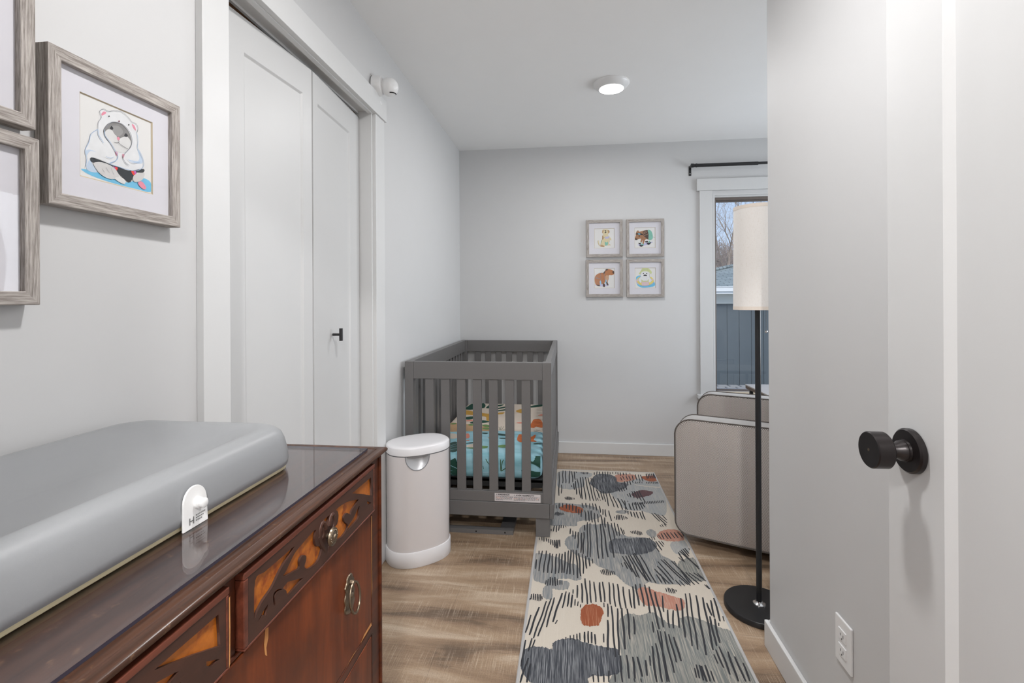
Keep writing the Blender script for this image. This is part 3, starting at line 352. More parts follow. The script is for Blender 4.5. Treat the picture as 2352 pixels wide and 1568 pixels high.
ART_DOG=[('f','teal',[(0.3313,0.6265),(0.3916,0.5964),(0.3102,0.8373)]),('f','cream',[(0.3916,0.1898),(0.4217,0.0542),(0.5873,0.0301),(0.738,0.0783),(0.7741,0.1898),(0.6928,0.2711),(0.738,0.4157),(0.8223,0.4759),(0.8645,0.5813),(0.7982,0.6024),(0.738,0.506),(0.7681,0.6566),(0.7229,0.7771),(0.8283,0.8675),(0.5572,0.8825),(0.497,0.9488),(0.3163,0.9217),(0.1958,0.8012),(0.1596,0.6265),(0.2108,0.6114),(0.2319,0.753),(0.3012,0.8373),(0.3614,0.6566),(0.4066,0.4458),(0.4367,0.2651)]),('f','tan',[(0.3916,0.1898),(0.4217,0.0542),(0.4669,0.0843),(0.4367,0.2048),(0.4066,0.2349)]),('f','tan',[(0.6777,0.0843),(0.753,0.0994),(0.7681,0.1898),(0.7078,0.25)]),('f','tan',[(0.3916,0.3554),(0.4669,0.4157),(0.4518,0.5361),(0.4006,0.5663)]),('f','tan',[(0.3012,0.8524),(0.3765,0.8373),(0.497,0.8976),(0.4669,0.9488),(0.3163,0.9217)]),('f','teal',[(0.5271,0.6717),(0.5422,0.8675),(0.6777,0.8373),(0.6777,0.6717),(0.6114,0.7169)]),('f','lilac',[(0.5271,0.4307),(0.6325,0.4157),(0.753,0.3916),(0.744,0.491),(0.6476,0.5211),(0.5572,0.5211)]),('f','ink',[(0.5422,0.0904),(0.5934,0.0904),(0.5873,0.1506),(0.5512,0.1446)]),('f','ink',[(0.512,0.1988),(0.5723,0.1687),(0.6175,0.1807),(0.5633,0.2289)]),('f','ink',[(0.491,0.0783),(0.5151,0.0693),(0.509,0.0964)]),('f','ink',[(0.6295,0.0783),(0.6536,0.0723),(0.6476,0.0964)]),('l','brownp',0.009,[(0.4066,0.4458),(0.3614,0.6566),(0.3012,0.8373)]),('l','brownp',0.009,[(0.1596,0.6265),(0.1958,0.8012),(0.3163,0.9277),(0.497,0.9488)]),('l','brownp',0.006,[(0.738,0.506),(0.7681,0.6566),(0.7229,0.7771),(0.8343,0.8735)]),('l','ink',0.009,[(0.4066,0.5211),(0.5271,0.4458)])]
ART_BOAR=[('f','lilac',[(0.1183,0.8491),(0.3846,0.7988),(0.858,0.7012),(0.7988,0.784),(0.3846,0.9083)]),('f','brownp',[(-0.0148,0.5473),(0.0444,0.3698),(0.0651,0.2071),(0.1627,0.1095),(0.213,0.1864),(0.4142,0.1391),(0.6213,0.1095),(0.7988,0.1627),(0.8728,0.3698),(0.858,0.5769),(0.7249,0.6124),(0.5621,0.5769),(0.4734,0.6657),(0.429,0.8491),(0.3698,0.8373),(0.3846,0.6065),(0.3314,0.7396),(0.2722,0.7249),(0.2959,0.5473),(0.1479,0.5769),(0.0444,0.6006)]),('f','umber',[(0.4142,0.1775),(0.6213,0.1154),(0.6953,0.3698),(0.6657,0.5828),(0.5325,0.4882),(0.4142,0.3698)]),('l','tanp',0.0207,[(0.4142,0.3254),(0.6213,0.1923)]),('l','tanp',0.0207,[(0.4438,0.3994),(0.6657,0.3047)]),('l','tanp',0.0207,[(0.4142,0.2663),(0.5621,0.1479)]),('f','teal',[(0.642,0.1095),(0.7988,0.1479),(0.8817,0.3698),(0.8639,0.5769),(0.6805,0.6065),(0.6805,0.3402)]),('f','ink',[(0.0444,0.2811),(0.2367,0.2574),(0.3994,0.3166),(0.3787,0.3609),(0.2071,0.3402),(0.0533,0.3166)]),('f','sky',[(0.1538,0.2751),(0.2663,0.287),(0.2604,0.3284),(0.1775,0.3225)]),('f','umber',[(-0.0059,0.5325),(0.0592,0.5178),(0.1479,0.5621),(0.0888,0.6065),(0.0148,0.5917)]),('f','umber',[(0.1775,0.3846),(0.2663,0.3994),(0.2071,0.4438)]),('f','ink',[(0.1716,0.7544),(0.3195,0.7929),(0.2367,0.8373)]),('f','ink',[(0.213,0.8787),(0.429,0.8491),(0.3254,0.9556)]),('f','ink',[(0.4734,0.7012),(0.6361,0.6657),(0.6213,0.7485)]),('f','ink',[(0.5769,0.7899),(0.8047,0.7249),(0.6953,0.8669)]),('f','teal',[(0.2722,0.7249),(0.3314,0.7308),(0.3107,0.784)]),('f','teal',[(0.355,0.7988),(0.4379,0.8077),(0.4083,0.8669),(0.2959,0.8669)]),('f','teal',[(0.6805,0.6805),(0.7544,0.6805),(0.7396,0.7544),(0.6805,0.7544)]),('l','ink',0.0089,[(0.8817,0.4734),(0.9467,0.4882),(0.9763,0.5118)])]
ART_CAPYBARA=[('f','lilac',[(0.0,0.8418),(0.2448,0.8209),(0.7373,0.8358),(0.5134,0.9403),(0.1851,0.9015)]),('f','rustp',[(0.006,0.5075),(0.0657,0.3582),(0.2149,0.2537),(0.4537,0.2149),(0.5582,0.0896),(0.6627,0.0299),(0.8716,0.0746),(1.0,0.1731),(0.991,0.2985),(0.8716,0.3582),(0.7373,0.3582),(0.7224,0.5373),(0.6627,0.7164),(0.7134,0.8567),(0.6328,0.8567),(0.5881,0.7015),(0.4836,0.7761),(0.5343,0.9313),(0.4388,0.9373),(0.4179,0.806),(0.2448,0.8507),(0.2985,0.9075),(0.1552,0.9015),(0.0358,0.7761)]),('f','umber',[(0.9313,0.1284),(1.009,0.1791),(0.991,0.2746),(0.9164,0.2448)]),('f','umber',[(0.5582,0.0746),(0.603,0.0299),(0.6925,0.0358),(0.6627,0.0896),(0.603,0.1194)]),('f','umber',[(0.4537,0.2239),(0.5582,0.1045),(0.5433,0.209),(0.4836,0.2985)]),('f','umber',[(0.4299,0.791),(0.5134,0.791),(0.5343,0.9373),(0.4388,0.9403)]),('f','umber',[(0.5881,0.7015),(0.6478,0.7015),(0.7134,0.8597),(0.6328,0.8597)]),('f','umber',[(0.0955,0.8358),(0.2448,0.8507),(0.2985,0.9104),(0.1851,0.9075)]),('f','tanp',[(0.5582,0.3881),(0.7224,0.3731),(0.7075,0.5373),(0.6328,0.6866),(0.5582,0.6567)]),('f','skyp',[(0.2687,0.6567),(0.3194,0.6269),(0.3493,0.791),(0.2806,0.8209)]),('f','skyp',[(0.5582,0.6119),(0.6179,0.597),(0.5881,0.7612),(0.5433,0.7761)]),('l','slatep',0.0149,[(0.0119,0.4925),(0.1851,0.5015),(0.3045,0.5672)]),('l','slatep',0.0149,[(0.3194,0.2388),(0.3194,0.4478),(0.3343,0.597)]),('l','slatep',0.0119,[(0.4836,0.2239),(0.5134,0.4776),(0.5731,0.6866)]),('l','slatep',0.0119,[(0.2448,0.209),(0.3284,0.2388),(0.3343,0.1791)]),('l','slatep',0.0119,[(0.1552,0.4328),(0.0955,0.4925),(0.2149,0.5224)])]
ART_SEAL=[('f','sky',[(0.0448,0.4716),(0.2239,0.3672),(0.403,0.4418),(0.7015,0.4119),(0.9552,0.7104),(0.9552,0.9134),(0.6418,0.9791),(0.3433,0.9851),(0.1045,0.8597)]),('f','pinkl',[(0.9403,0.6507),(0.9184,0.7264),(0.8548,0.7946),(0.7557,0.8488),(0.6309,0.8835),(0.4925,0.8955),(0.3542,0.8835),(0.2293,0.8488),(0.1303,0.7946),(0.0667,0.7264),(0.0448,0.6507),(0.0667,0.5751),(0.1303,0.5069),(0.2293,0.4527),(0.3542,0.418),(0.4925,0.406),(0.6309,0.418),(0.7557,0.4527),(0.8548,0.5069),(0.9184,0.5751)]),('f','yellow',[(0.1045,0.6806),(0.194,0.6507),(0.3433,0.7552),(0.3493,0.8836),(0.194,0.8149)]),('f','yellow',[(0.6567,0.7552),(0.8209,0.6507),(0.9164,0.6209),(0.8955,0.7403),(0.6716,0.8657)]),('f','yellow',[(0.1045,0.5612),(0.194,0.4567),(0.2687,0.4716),(0.1642,0.5761)]),('f','yellow',[(0.7463,0.4567),(0.8209,0.4657),(0.8866,0.5612),(0.8209,0.5612)]),('f','white',[(0.2776,0.2478),(0.3731,0.1582),(0.6418,0.1433),(0.7224,0.2627),(0.7164,0.4418),(0.8358,0.6209),(0.7313,0.7463),(0.6418,0.6507),(0.3433,0.6507),(0.2537,0.7552),(0.1582,0.5612),(0.2687,0.4418)]),('f','lime',[(0.1881,0.2776),(0.3075,0.1134),(0.3433,0.0239),(0.4925,-0.0209),(0.6866,0.0299),(0.8269,0.203),(0.7761,0.2985),(0.6418,0.1791),(0.3731,0.1791),(0.2537,0.3075)]),('f','lime',[(0.3284,0.5612),(0.3373,0.6866),(0.6478,0.6866),(0.6567,0.5463),(0.597,0.6448),(0.403,0.6448)]),('f','ink',[(0.3881,0.2627),(0.4328,0.2478),(0.4388,0.2866),(0.397,0.2925)]),('f','ink',[(0.5522,0.2627),(0.597,0.2537),(0.597,0.2925),(0.5522,0.2925)]),('f','ink',[(0.4179,0.3582),(0.4925,0.3284),(0.5821,0.3582),(0.5672,0.403),(0.4925,0.3881),(0.4328,0.403)]),('f','pinkl',[(0.3582,0.7104),(0.6567,0.7104),(0.6657,0.8657),(0.3493,0.8836)]),('l','graline',0.009,[(0.2776,0.2478),(0.2687,0.4418),(0.1582,0.5612),(0.2537,0.7552)]),('l','graline',0.009,[(0.7224,0.2627),(0.7164,0.4418),(0.8358,0.6209),(0.7313,0.7463)]),('l','graline',0.009,[(0.1045,0.7104),(0.3433,0.8955),(0.6716,0.8746),(0.9254,0.7104)]),('l','graline',0.009,[(0.3075,0.1134),(0.4925,0.0776),(0.6866,0.1134)])]
SHEET_TOP=[('f','tan',[(-0.7703,3.0009),(-0.7565,3.0576),(-0.6702,3.0363),(-0.5506,2.9917),(-0.478,2.9549),(-0.4354,2.8901),(-0.6314,2.8607),(-0.7313,2.849)]),('f','leaf2',[(-0.641,3.016),(-0.6203,3.035),(-0.6017,3.0043),(-0.6238,2.9924)]),('f','leaf2',[(-0.7611,3.0257),(-0.7364,3.0527),(-0.72,3.0233),(-0.745,3.0109)]),('f','leaf2',[(-0.5346,2.9371),(-0.5091,2.9625),(-0.4796,2.9282),(-0.5063,2.9119)]),('f','mustard',[(-0.7476,3.3873),(-0.7318,3.4101),(-0.6839,3.3799),(-0.6542,3.334),(-0.6154,3.3443),(-0.551,3.3233),(-0.4579,3.3772),(-0.4634,3.3195),(-0.5246,3.2845),(-0.5175,3.1402),(-0.5424,3.1373),(-0.561,3.226),(-0.5978,3.2486),(-0.6689,3.2731),(-0.7259,3.2887)]),('f','leaf',[(-0.7607,3.4463),(-0.7528,3.542),(-0.7396,3.6368),(-0.7073,3.5312),(-0.6923,3.4389)]),('f','leaf',[(-0.6659,3.6184),(-0.6551,3.6605),(-0.6278,3.5895),(-0.6209,3.5095),(-0.6401,3.4977)]),('f','leaf',[(-0.6089,3.5014),(-0.5984,3.6095),(-0.5692,3.5636),(-0.5766,3.4989)]),('f','leaf',[(-0.5459,3.5991),(-0.492,3.6287),(-0.5057,3.571),(-0.5259,3.5622)]),('f','leaf',[(-0.5415,3.4781),(-0.4562,3.5768),(-0.4487,3.5455),(-0.5122,3.4693)]),('f','leaf',[(-0.5187,3.4201),(-0.4443,3.4834),(-0.4337,3.4541),(-0.4972,3.4048)]),('f','leaf',[(-0.2797,3.5975),(-0.2048,3.6557),(-0.2011,3.5906),(-0.2753,3.5405)]),('f','leaf',[(-0.7065,3.2009),(-0.6543,3.2338),(-0.6365,3.1776),(-0.6743,3.1422)]),('f','leaf',[(-0.5968,3.1059),(-0.5642,3.1347),(-0.5114,3.1035),(-0.5611,3.066)]),('f','leaf',[(-0.6403,3.0567),(-0.6215,3.103),(-0.5975,3.0449)]),('f','leaf2',[(-0.5517,3.0148),(-0.5208,3.0301),(-0.4756,2.9777),(-0.5236,2.9766)]),('f','mustard',[(-0.3776,3.4158),(-0.3534,3.4787),(-0.3183,3.4737),(-0.2666,3.4289),(-0.3069,3.3862),(-0.3346,3.36)]),('f','coral',[(-0.3387,3.092),(-0.3158,3.1093),(-0.2876,3.1053),(-0.3064,3.0766)]),('f','coral',[(-0.2114,3.3075),(-0.184,3.3439),(-0.1814,3.2974)]),('f','coral',[(-0.6825,3.1209),(-0.6352,3.1391),(-0.6318,3.1068),(-0.672,3.102)]),('f','tiger',[(-0.2345,3.1785),(-0.2172,3.2009),(-0.1918,3.1987),(-0.1691,3.1071),(-0.1646,2.9917),(-0.2042,3.0095),(-0.2194,2.9741),(-0.2767,3.0193),(-0.2442,3.0626)]),('l','ink',0.0024,[(-0.2261,3.1493),(-0.174,3.1065)]),('l','ink',0.0024,[(-0.2257,3.1005),(-0.1714,3.0594)]),('l','ink',0.0024,[(-0.2184,3.0422),(-0.1753,3.0243)]),('l','leaf',0.003,[(-0.4175,2.9072),(-0.4241,2.9951)]),('l','leaf',0.003,[(-0.4118,2.9078),(-0.4063,2.9972)]),('l','leaf',0.003,[(-0.4003,2.9092),(-0.3799,2.9553)]),('l','leaf',0.003,[(-0.4204,2.9068),(-0.4373,2.9822)]),('l','leaf',0.0036,[(-0.209,2.9103),(-0.1604,2.8638)]),('l','leaf',0.0036,[(-0.199,2.9328),(-0.1599,2.9054)]),('f','cream2',[(-0.7105,2.779),(-0.6941,2.8054),(-0.6576,2.7852),(-0.6385,2.7282),(-0.6725,2.6954)]),('f','leaf3',[(-0.6604,2.5788),(-0.6471,2.6372),(-0.6204,2.6277),(-0.5887,2.4869),(-0.6214,2.4702)]),('l','pond',0.0036,[(-0.6467,2.5293),(-0.6063,2.5679)]),('l','pond',0.0036,[(-0.636,2.4975),(-0.5947,2.5188)]),('l','pond',0.003,[(-0.6504,2.5542),(-0.6163,2.6103)]),('f','coral',[(-0.6158,2.7901),(-0.595,2.8129),(-0.5731,2.7358),(-0.5881,2.7148)]),('f','leaf3',[(-0.5772,2.6149),(-0.5302,2.6473),(-0.4775,2.6535),(-0.5163,2.631)]),('f','cream2',[(-0.5608,2.5647),(-0.525,2.6211),(-0.4785,2.6002),(-0.5105,2.5486)]),('f','leaf2',[(-0.5547,2.5367),(-0.5013,2.5547),(-0.4754,2.5833),(-0.4406,2.5788),(-0.4383,2.5504),(-0.4613,2.5344),(-0.5059,2.5259)]),('f','leaf2',[(-0.392,2.5845),(-0.3643,2.6101),(-0.3173,2.6104),(-0.3091,2.5857),(-0.3375,2.5656),(-0.3679,2.562)]),('f','leaf3',[(-0.5166,2.8385),(-0.4821,2.8385),(-0.4864,2.8134),(-0.5101,2.8187)]),('f','leaf3',[(-0.4296,2.8323),(-0.3945,2.8262),(-0.3418,2.8122),(-0.353,2.789),(-0.4081,2.7944)]),('f','leaf3',[(-0.397,2.7449),(-0.3455,2.7433),(-0.3152,2.7279),(-0.3859,2.7253)]),('f','leaf3',[(-0.1956,2.6508),(-0.1701,2.6627),(-0.1462,2.6566),(-0.1842,2.6382)]),('f','coral',[(-0.5847,2.6739),(-0.5676,2.6833),(-0.5603,2.662)]),('f','mustard',[(-0.4662,2.7387),(-0.4489,2.7407),(-0.4447,2.7221)]),('f','tiger',[(-0.2907,2.7028),(-0.296,2.778),(-0.2901,2.8283),(-0.2546,2.8085),(-0.2214,2.7771),(-0.1975,2.8291),(-0.193,2.7804),(-0.1982,2.7229),(-0.1813,2.6882),(-0.2407,2.6849),(-0.2658,2.6693)]),('l','ink',0.0024,[(-0.2903,2.7498),(-0.2507,2.7355)]),('l','ink',0.0024,[(-0.2916,2.7883),(-0.2545,2.7771)]),('l','ink',0.0024,[(-0.2184,2.7392),(-0.1975,2.7511)]),('l','ink',0.0024,[(-0.2854,2.7034),(-0.2476,2.7023)]),('f','leaf2',[(-0.5936,2.4358),(-0.5796,2.4483),(-0.57,2.4141),(-0.5845,2.4124)]),('f','leaf2',[(-0.5397,2.4452),(-0.4967,2.4426),(-0.5097,2.4212),(-0.5265,2.4192)]),('l','ink',0.0018,[(-0.6841,3.3201),(-0.6783,3.3151)]),('l','ink',0.0018,[(-0.6597,3.3147),(-0.654,3.3097)]),('l','ink',0.0018,[(-0.6218,3.3516),(-0.6161,3.3465)]),('l','ink',0.0018,[(-0.7195,3.301),(-0.7137,3.296)]),('l','ink',0.0018,[(-0.6849,3.3425),(-0.6791,3.3374)]),('l','ink',0.0018,[(-0.551,3.3188),(-0.5455,3.3139)]),('l','ink',0.0018,[(-0.579,3.3198),(-0.5734,3.3148)]),('l','ink',0.0018,[(-0.6182,3.3452),(-0.6125,3.3401)]),('l','ink',0.0018,[(-0.6094,3.2935),(-0.6038,3.2886)]),('l','ink',0.0018,[(-0.6307,3.3035),(-0.6251,3.2985)]),('l','ink',0.0018,[(-0.6136,3.3513),(-0.6079,3.3462)]),('l','ink',0.0018,[(-0.5913,3.3122),(-0.5857,3.3072)]),('l','ink',0.0018,[(-0.6804,3.3571),(-0.6746,3.3519)]),('l','ink',0.0018,[(-0.5739,3.3198),(-0.5683,3.3148)]),('l','ink',0.0018,[(-0.5945,3.292),(-0.589,3.2871)]),('l','ink',0.0018,[(-0.5948,3.2891),(-0.5893,3.2842)]),('l','ink',0.0018,[(-0.6525,3.3003),(-0.6468,3.2954)]),('l','ink',0.0018,[(-0.6419,3.2903),(-0.6363,3.2854)]),('l','ink',0.0018,[(-0.5762,3.3469),(-0.5706,3.3419)]),('l','ink',0.0018,[(-0.7073,3.3449),(-0.7014,3.3398)]),('l','ink',0.0018,[(-0.5567,3.3216),(-0.5512,3.3166)]),('l','ink',0.0018,[(-0.6184,3.3343),(-0.6127,3.3293)]),('l','ink',0.0018,[(-0.6385,3.3292),(-0.6328,3.3242)]),('l','ink',0.0018,[(-0.6634,3.3162),(-0.6577,3.3112)]),('l','ink',0.0018,[(-0.6178,3.2914),(-0.6122,3.2865)]),('l','ink',0.0018,[(-0.6003,3.2888),(-0.5948,3.2839)])]
SHEET_FRONT=[('f','leaf',[(-0.6251,0.3803),(-0.5924,0.3767),(-0.5774,0.3527),(-0.5674,0.3237),(-0.5674,0.2845),(-0.5749,0.2705),(-0.6125,0.2753),(-0.6251,0.2919)]),('l','pond',0.0034,[(-0.6225,0.3387),(-0.5749,0.3185)]),('l','pond',0.0024,[(-0.6175,0.2922),(-0.5749,0.272)]),('l','pond',0.0019,[(-0.6175,0.3708),(-0.5799,0.3428)]),('l','stem',0.0034,[(-0.3939,0.3347),(-0.416,0.3566),(-0.4308,0.3804)]),('l','stem',0.0034,[(-0.3939,0.3575),(-0.4086,0.3837),(-0.416,0.3921)]),('l','stem',0.0038,[(-0.3482,0.3142),(-0.3497,0.3617),(-0.3521,0.3931)]),('l','stem',0.0038,[(-0.3468,0.3152),(-0.3399,0.362),(-0.3194,0.3948)]),('l','stem',0.0038,[(-0.3472,0.3142),(-0.3204,0.3338),(-0.3077,0.3657)]),('l','stem',0.0034,[(-0.4382,0.3217),(-0.4407,0.3386)]),('l','stem',0.0034,[(-0.4852,0.3417),(-0.4902,0.3562)]),('l','icy',0.0019,[(-0.3497,0.301),(-0.3252,0.3093),(-0.3057,0.3063)]),('l','icy',0.0019,[(-0.3448,0.2964),(-0.3057,0.2981)]),('l','icy',0.0019,[(-0.4432,0.302),(-0.4308,0.3049),(-0.4037,0.3022)]),('f','leaf',[(-0.1941,0.3918),(-0.1652,0.4001),(-0.1268,0.3944),(-0.1244,0.3417),(-0.1412,0.3362),(-0.1748,0.3541),(-0.2135,0.367)]),('f','leaf',[(-0.241,0.3249),(-0.2135,0.3261),(-0.17,0.3182),(-0.1316,0.3174),(-0.1268,0.3032),(-0.1724,0.2893),(-0.2183,0.2921),(-0.2328,0.3045)])]
FRETWORK=[[(0.0382,0.1441),(0.0899,0.1451),(0.1732,0.1518),(0.265,0.1644),(0.2364,0.2372),(0.1995,0.2911),(0.164,0.3805),(0.1297,0.4911),(0.0808,0.5542),(0.0495,0.6335),(0.0327,0.6794)],[(0.2128,0.4395),(0.2648,0.2907),(0.3246,0.24),(0.4159,0.2026),(0.4103,0.3466),(0.4158,0.4728),(0.4385,0.5674),(0.4677,0.5899),(0.4653,0.7016),(0.4327,0.8282),(0.366,0.7933),(0.3344,0.6874),(0.345,0.5889),(0.3451,0.52),(0.3243,0.4574),(0.3019,0.4857),(0.2987,0.613),(0.2643,0.5811),(0.1946,0.4963)],[(0.1897,0.6704),(0.2216,0.651),(0.329,0.8584),(0.2638,0.8726),(0.2184,0.882),(0.2121,0.7741)],[(0.1897,0.6857),(0.159,0.6442),(0.1443,0.6922),(0.1457,0.8212),(0.1357,0.768),(0.1343,0.6276),(0.1591,0.6067)],[(0.106,0.6852),(0.0919,0.828),(0.0777,0.7747),(0.0605,0.7964),(0.0489,0.7981),(0.0803,0.7216)],[(0.4619,0.1548),(0.5348,0.1689),(0.5186,0.256),(0.5187,0.3754),(0.4917,0.2746)],[(0.6064,0.2488),(0.593,0.1764),(0.6899,0.2192),(0.8118,0.3863),(0.8119,0.4304),(0.7496,0.4958),(0.7346,0.5651),(0.6975,0.4591),(0.6687,0.4664),(0.6689,0.5784),(0.6978,0.6863),(0.7052,0.7667),(0.6835,0.8178),(0.6341,0.8386),(0.5671,0.7525),(0.5735,0.6747),(0.5695,0.5127),(0.5998,0.4836),(0.6132,0.3554)],[(0.7489,0.1389),(0.9694,0.1598),(0.9765,0.6033),(0.8775,0.3895)],[(0.8122,0.5834),(0.8316,0.5695),(0.8254,0.7112),(0.8096,0.8156),(0.698,0.8327),(0.7126,0.7495),(0.7653,0.6926)],[(0.9212,0.6234),(0.9752,0.7708),(0.9392,0.7495),(0.9213,0.6803)]]

# ================================================================ THE ROOM
XL,XR,YB,ZC=-.86,.677,3.76,2.39
OY0,OY1,OZ=1.111,2.034,2.03
bm=B(); box(bm,-.99,2.45,-1.6,3.92,-.1,0); o=struct('floor',bm,'floor',label='weathered brown wood plank floor')
bm=B(); box(bm,-1.9,2.45,-1.7,3.92,ZC,ZC+.1); struct('ceiling',bm,'ceil',label='smooth light grey ceiling')
bm=B(); box(bm,XL-.12,XL,-.17,OY0,0,ZC); box(bm,XL-.12,XL,OY1,YB+.14,0,ZC); box(bm,XL-.12,XL,OY0,OY1,OZ+.03,ZC); struct('wall_left',bm,'wall')
WX0,WX1,WZ0,WZ1=1.085,2.0,.478,1.985
bm=B(); box(bm,XL,WX0,YB,YB+.14,0,ZC); box(bm,WX1,2.45,YB,YB+.14,0,ZC); box(bm,WX0,WX1,YB,YB+.14,0,WZ0); box(bm,WX0,WX1,YB,YB+.14,WZ1,ZC); struct('wall_back',bm,'wall')
bm=B(); box(bm,XR,XR+.12,-.17,1.725,0,ZC); struct('wall_right',bm,'wall',bevel=.004)
bm=B(); box(bm,XR+.12,2.3,1.605,1.725,0,ZC); struct('wall_alcove',bm,'wall')
bm=B(); box(bm,2.3,2.42,1.605,2.0,0,ZC); box(bm,2.3,2.42,3.5,YB,0,ZC); box(bm,2.3,2.42,2.0,3.5,0,.6); box(bm,2.3,2.42,2.0,3.5,2.05,ZC); struct('wall_far_right',bm,'wall')
bm=B(); box(bm,XL,-.30,-.17,-.05,0,ZC); box(bm,.57,XR,-.17,-.05,0,ZC); box(bm,-.30,.57,-.17,-.05,2.06,ZC); struct('wall_front',bm,'wall')
# hallway the camera looks out of
bm=B(); box(bm,-.99,2.45,-1.7,-1.6,0,ZC); box(bm,-1.0,-.99,-1.6,-.17,0,ZC); box(bm,1.4,1.5,-1.6,-.17,0,ZC); struct('wall_hallway',bm,'trim')
# closet interior
bm=B(); box(bm,-1.62,-1.6,OY0-.1,OY1+.1,0,ZC); box(bm,-1.6,XL-.12,OY0-.12,OY0-.1,0,ZC); box(bm,-1.6,XL-.12,OY1+.1,OY1+.12,0,ZC); box(bm,-1.6,-.99,OY0-.1,OY1+.1,-.1,0); struct('wall_closet',bm,'brownraw')
# baseboards
bm=B(); box(bm,-.08,1.0,YB-.013,YB,0,.09); box(bm,XL,-.08,YB-.013,YB,0,.09); struct('baseboard_back',bm,'trim',bevel=.003)
bm=B(); box(bm,XL,XL+.013,2.136,YB-.013,0,.09); struct('baseboard_left',bm,'trim',bevel=.003)
bm=B(); box(bm,XR-.013,XR,-.05,1.738,0,.09); box(bm,XR,XR+.3,1.725,1.738,0,.09); struct('baseboard_right',bm,'trim',bevel=.003)
# closet casing and header
bm=B(); box(bm,XL,XL+.019,1.022,1.111,0,2.02); struct('trim_1',bm,'trim',bevel=.0015,label='white casing on the left of the closet')
bm=B(); box(bm,XL,XL+.019,2.034,2.134,0,2.02); struct('trim_2',bm,'trim',bevel=.0015,label='white casing on the right of the closet')
bm=B(); box(bm,XL,XL+.026,1.0,2.146,2.02,2.117); struct('trim_3',bm,'trim',bevel=.0015,label='white header board over the closet')
bm=B(); box(bm,-.98,XL+.004,OY1-.014,OY1+.002,0,OZ); box(bm,-.98,XL+.004,OY0-.002,OY0+.014,0,OZ); struct('trim_4',bm,'trim',label='white closet side jambs')
bm=B(); box(bm,-.925,XL+.002,OY0,OY1,OZ-.004,OZ+.03); box(bm,-.872,XL+.006,OY0,OY1,OZ-.014,OZ-.002); box(bm,-.9250,-.915,OY0,OY1,OZ-.012,OZ+.02); struct('trim_5',bm,'trim',label='white closet head jamb and track')
bm=B(); box(bm,-.98,-.9252,OY0,OY1,OZ-.008,OZ+.03); struct('trim_6',bm,'brownraw',label='unpainted brown wood above the closet doors')
# window 1 on the back wall
t=thing('window_1',(1.5,YB,0),'window with bronze frame behind the chair and lamp',None,kind='structure')
bm=B()
yc=YB-.019
box(bm,.985,WX0-.006,yc,YB,WZ0-.05,2.008); box(bm,WX1+.006,2.1,yc,YB,WZ0-.05,2.008); obj('casing',bm,'trimgrey',t,bevel=.0015)
bm=B(); box(bm,.965,2.12,yc-.006,YB,2.008,2.096); obj('head_casing',bm,'trimgrey',t,bevel=.0015)
bm=B(); box(bm,.96,2.12,yc-.03,YB+.0,WZ0-.03,WZ0); obj('window_sill',bm,'trimgrey',t,bevel=.003)
bm=B(); box(bm,WX0-.001,WX0+.014,YB-.004,YB+.05,WZ0,WZ1); box(bm,WX1-.014,WX1+.001,YB-.004,YB+.05,WZ0,WZ1); box(bm,WX0+.014,WX1-.014,YB-.004,YB+.05,WZ1-.012,WZ1+.001); box(bm,WX0+.014,WX1-.014,YB+.012,YB+.05,WZ1-.024,WZ1-.012); obj('jamb',bm,'trimgrey',t)
bm=B()
a0,a1,b0,b1=WX0+.014,WX1-.014,WZ0+.002,WZ1-.024
for (y0,y1,w) in ((YB+.03,YB+.06,.018),(YB+.06,YB+.09,.026)):
    box(bm,a0,a0+w,y0,y1,b0,b1); box(bm,a1-w,a1,y0,y1,b0,b1); box(bm,a0+w,a1-w,y0,y1,b1-w,b1); box(bm,a0+w,a1-w,y0,y1,b0,b0+w)
obj('window_frame',bm,'bronzeframe',t,bevel=.002)
bm=B(); box(bm,a0,a1,YB+.004,YB+.03,b0,b0+.016); obj('bottom_rail',bm,'beigerail',t,bevel=.002,label='beige lower rail')
bm=B(); box(bm,a0+.02,a1-.02,YB+.072,YB+.076,b0+.02,b1-.02); obj('pane',bm,'glass',t)
for z in (1.60,.72):
    bm=B(); box(bm,WX0-.004,WX0+.02,YB+.005,YB+.03,z-.05,z+.05); lathe(bm,[(.006,-.055),(.006,.055)],(WX0+.004,YB+.002,z),n=10); obj('hinge',bm,'bronzeframe',t)
# window added on the right wall, out of frame, to let in more daylight
t=thing('added_window',(2.3,2.75,0),'added unseen window on the far right wall, for extra daylight',None,kind='structure')
bm=B(); box(bm,2.32,2.38,2.0,2.05,.6,2.05); box(bm,2.32,2.38,3.45,3.5,.6,2.05); box(bm,2.32,2.38,2.05,3.45,.6,.65); box(bm,2.32,2.38,2.05,3.45,2.0,2.05); obj('window_frame',bm,'bronzeframe',t)
bm=B(); box(bm,2.348,2.352,2.05,3.45,.65,2.0); obj('pane',bm,'glass',t)
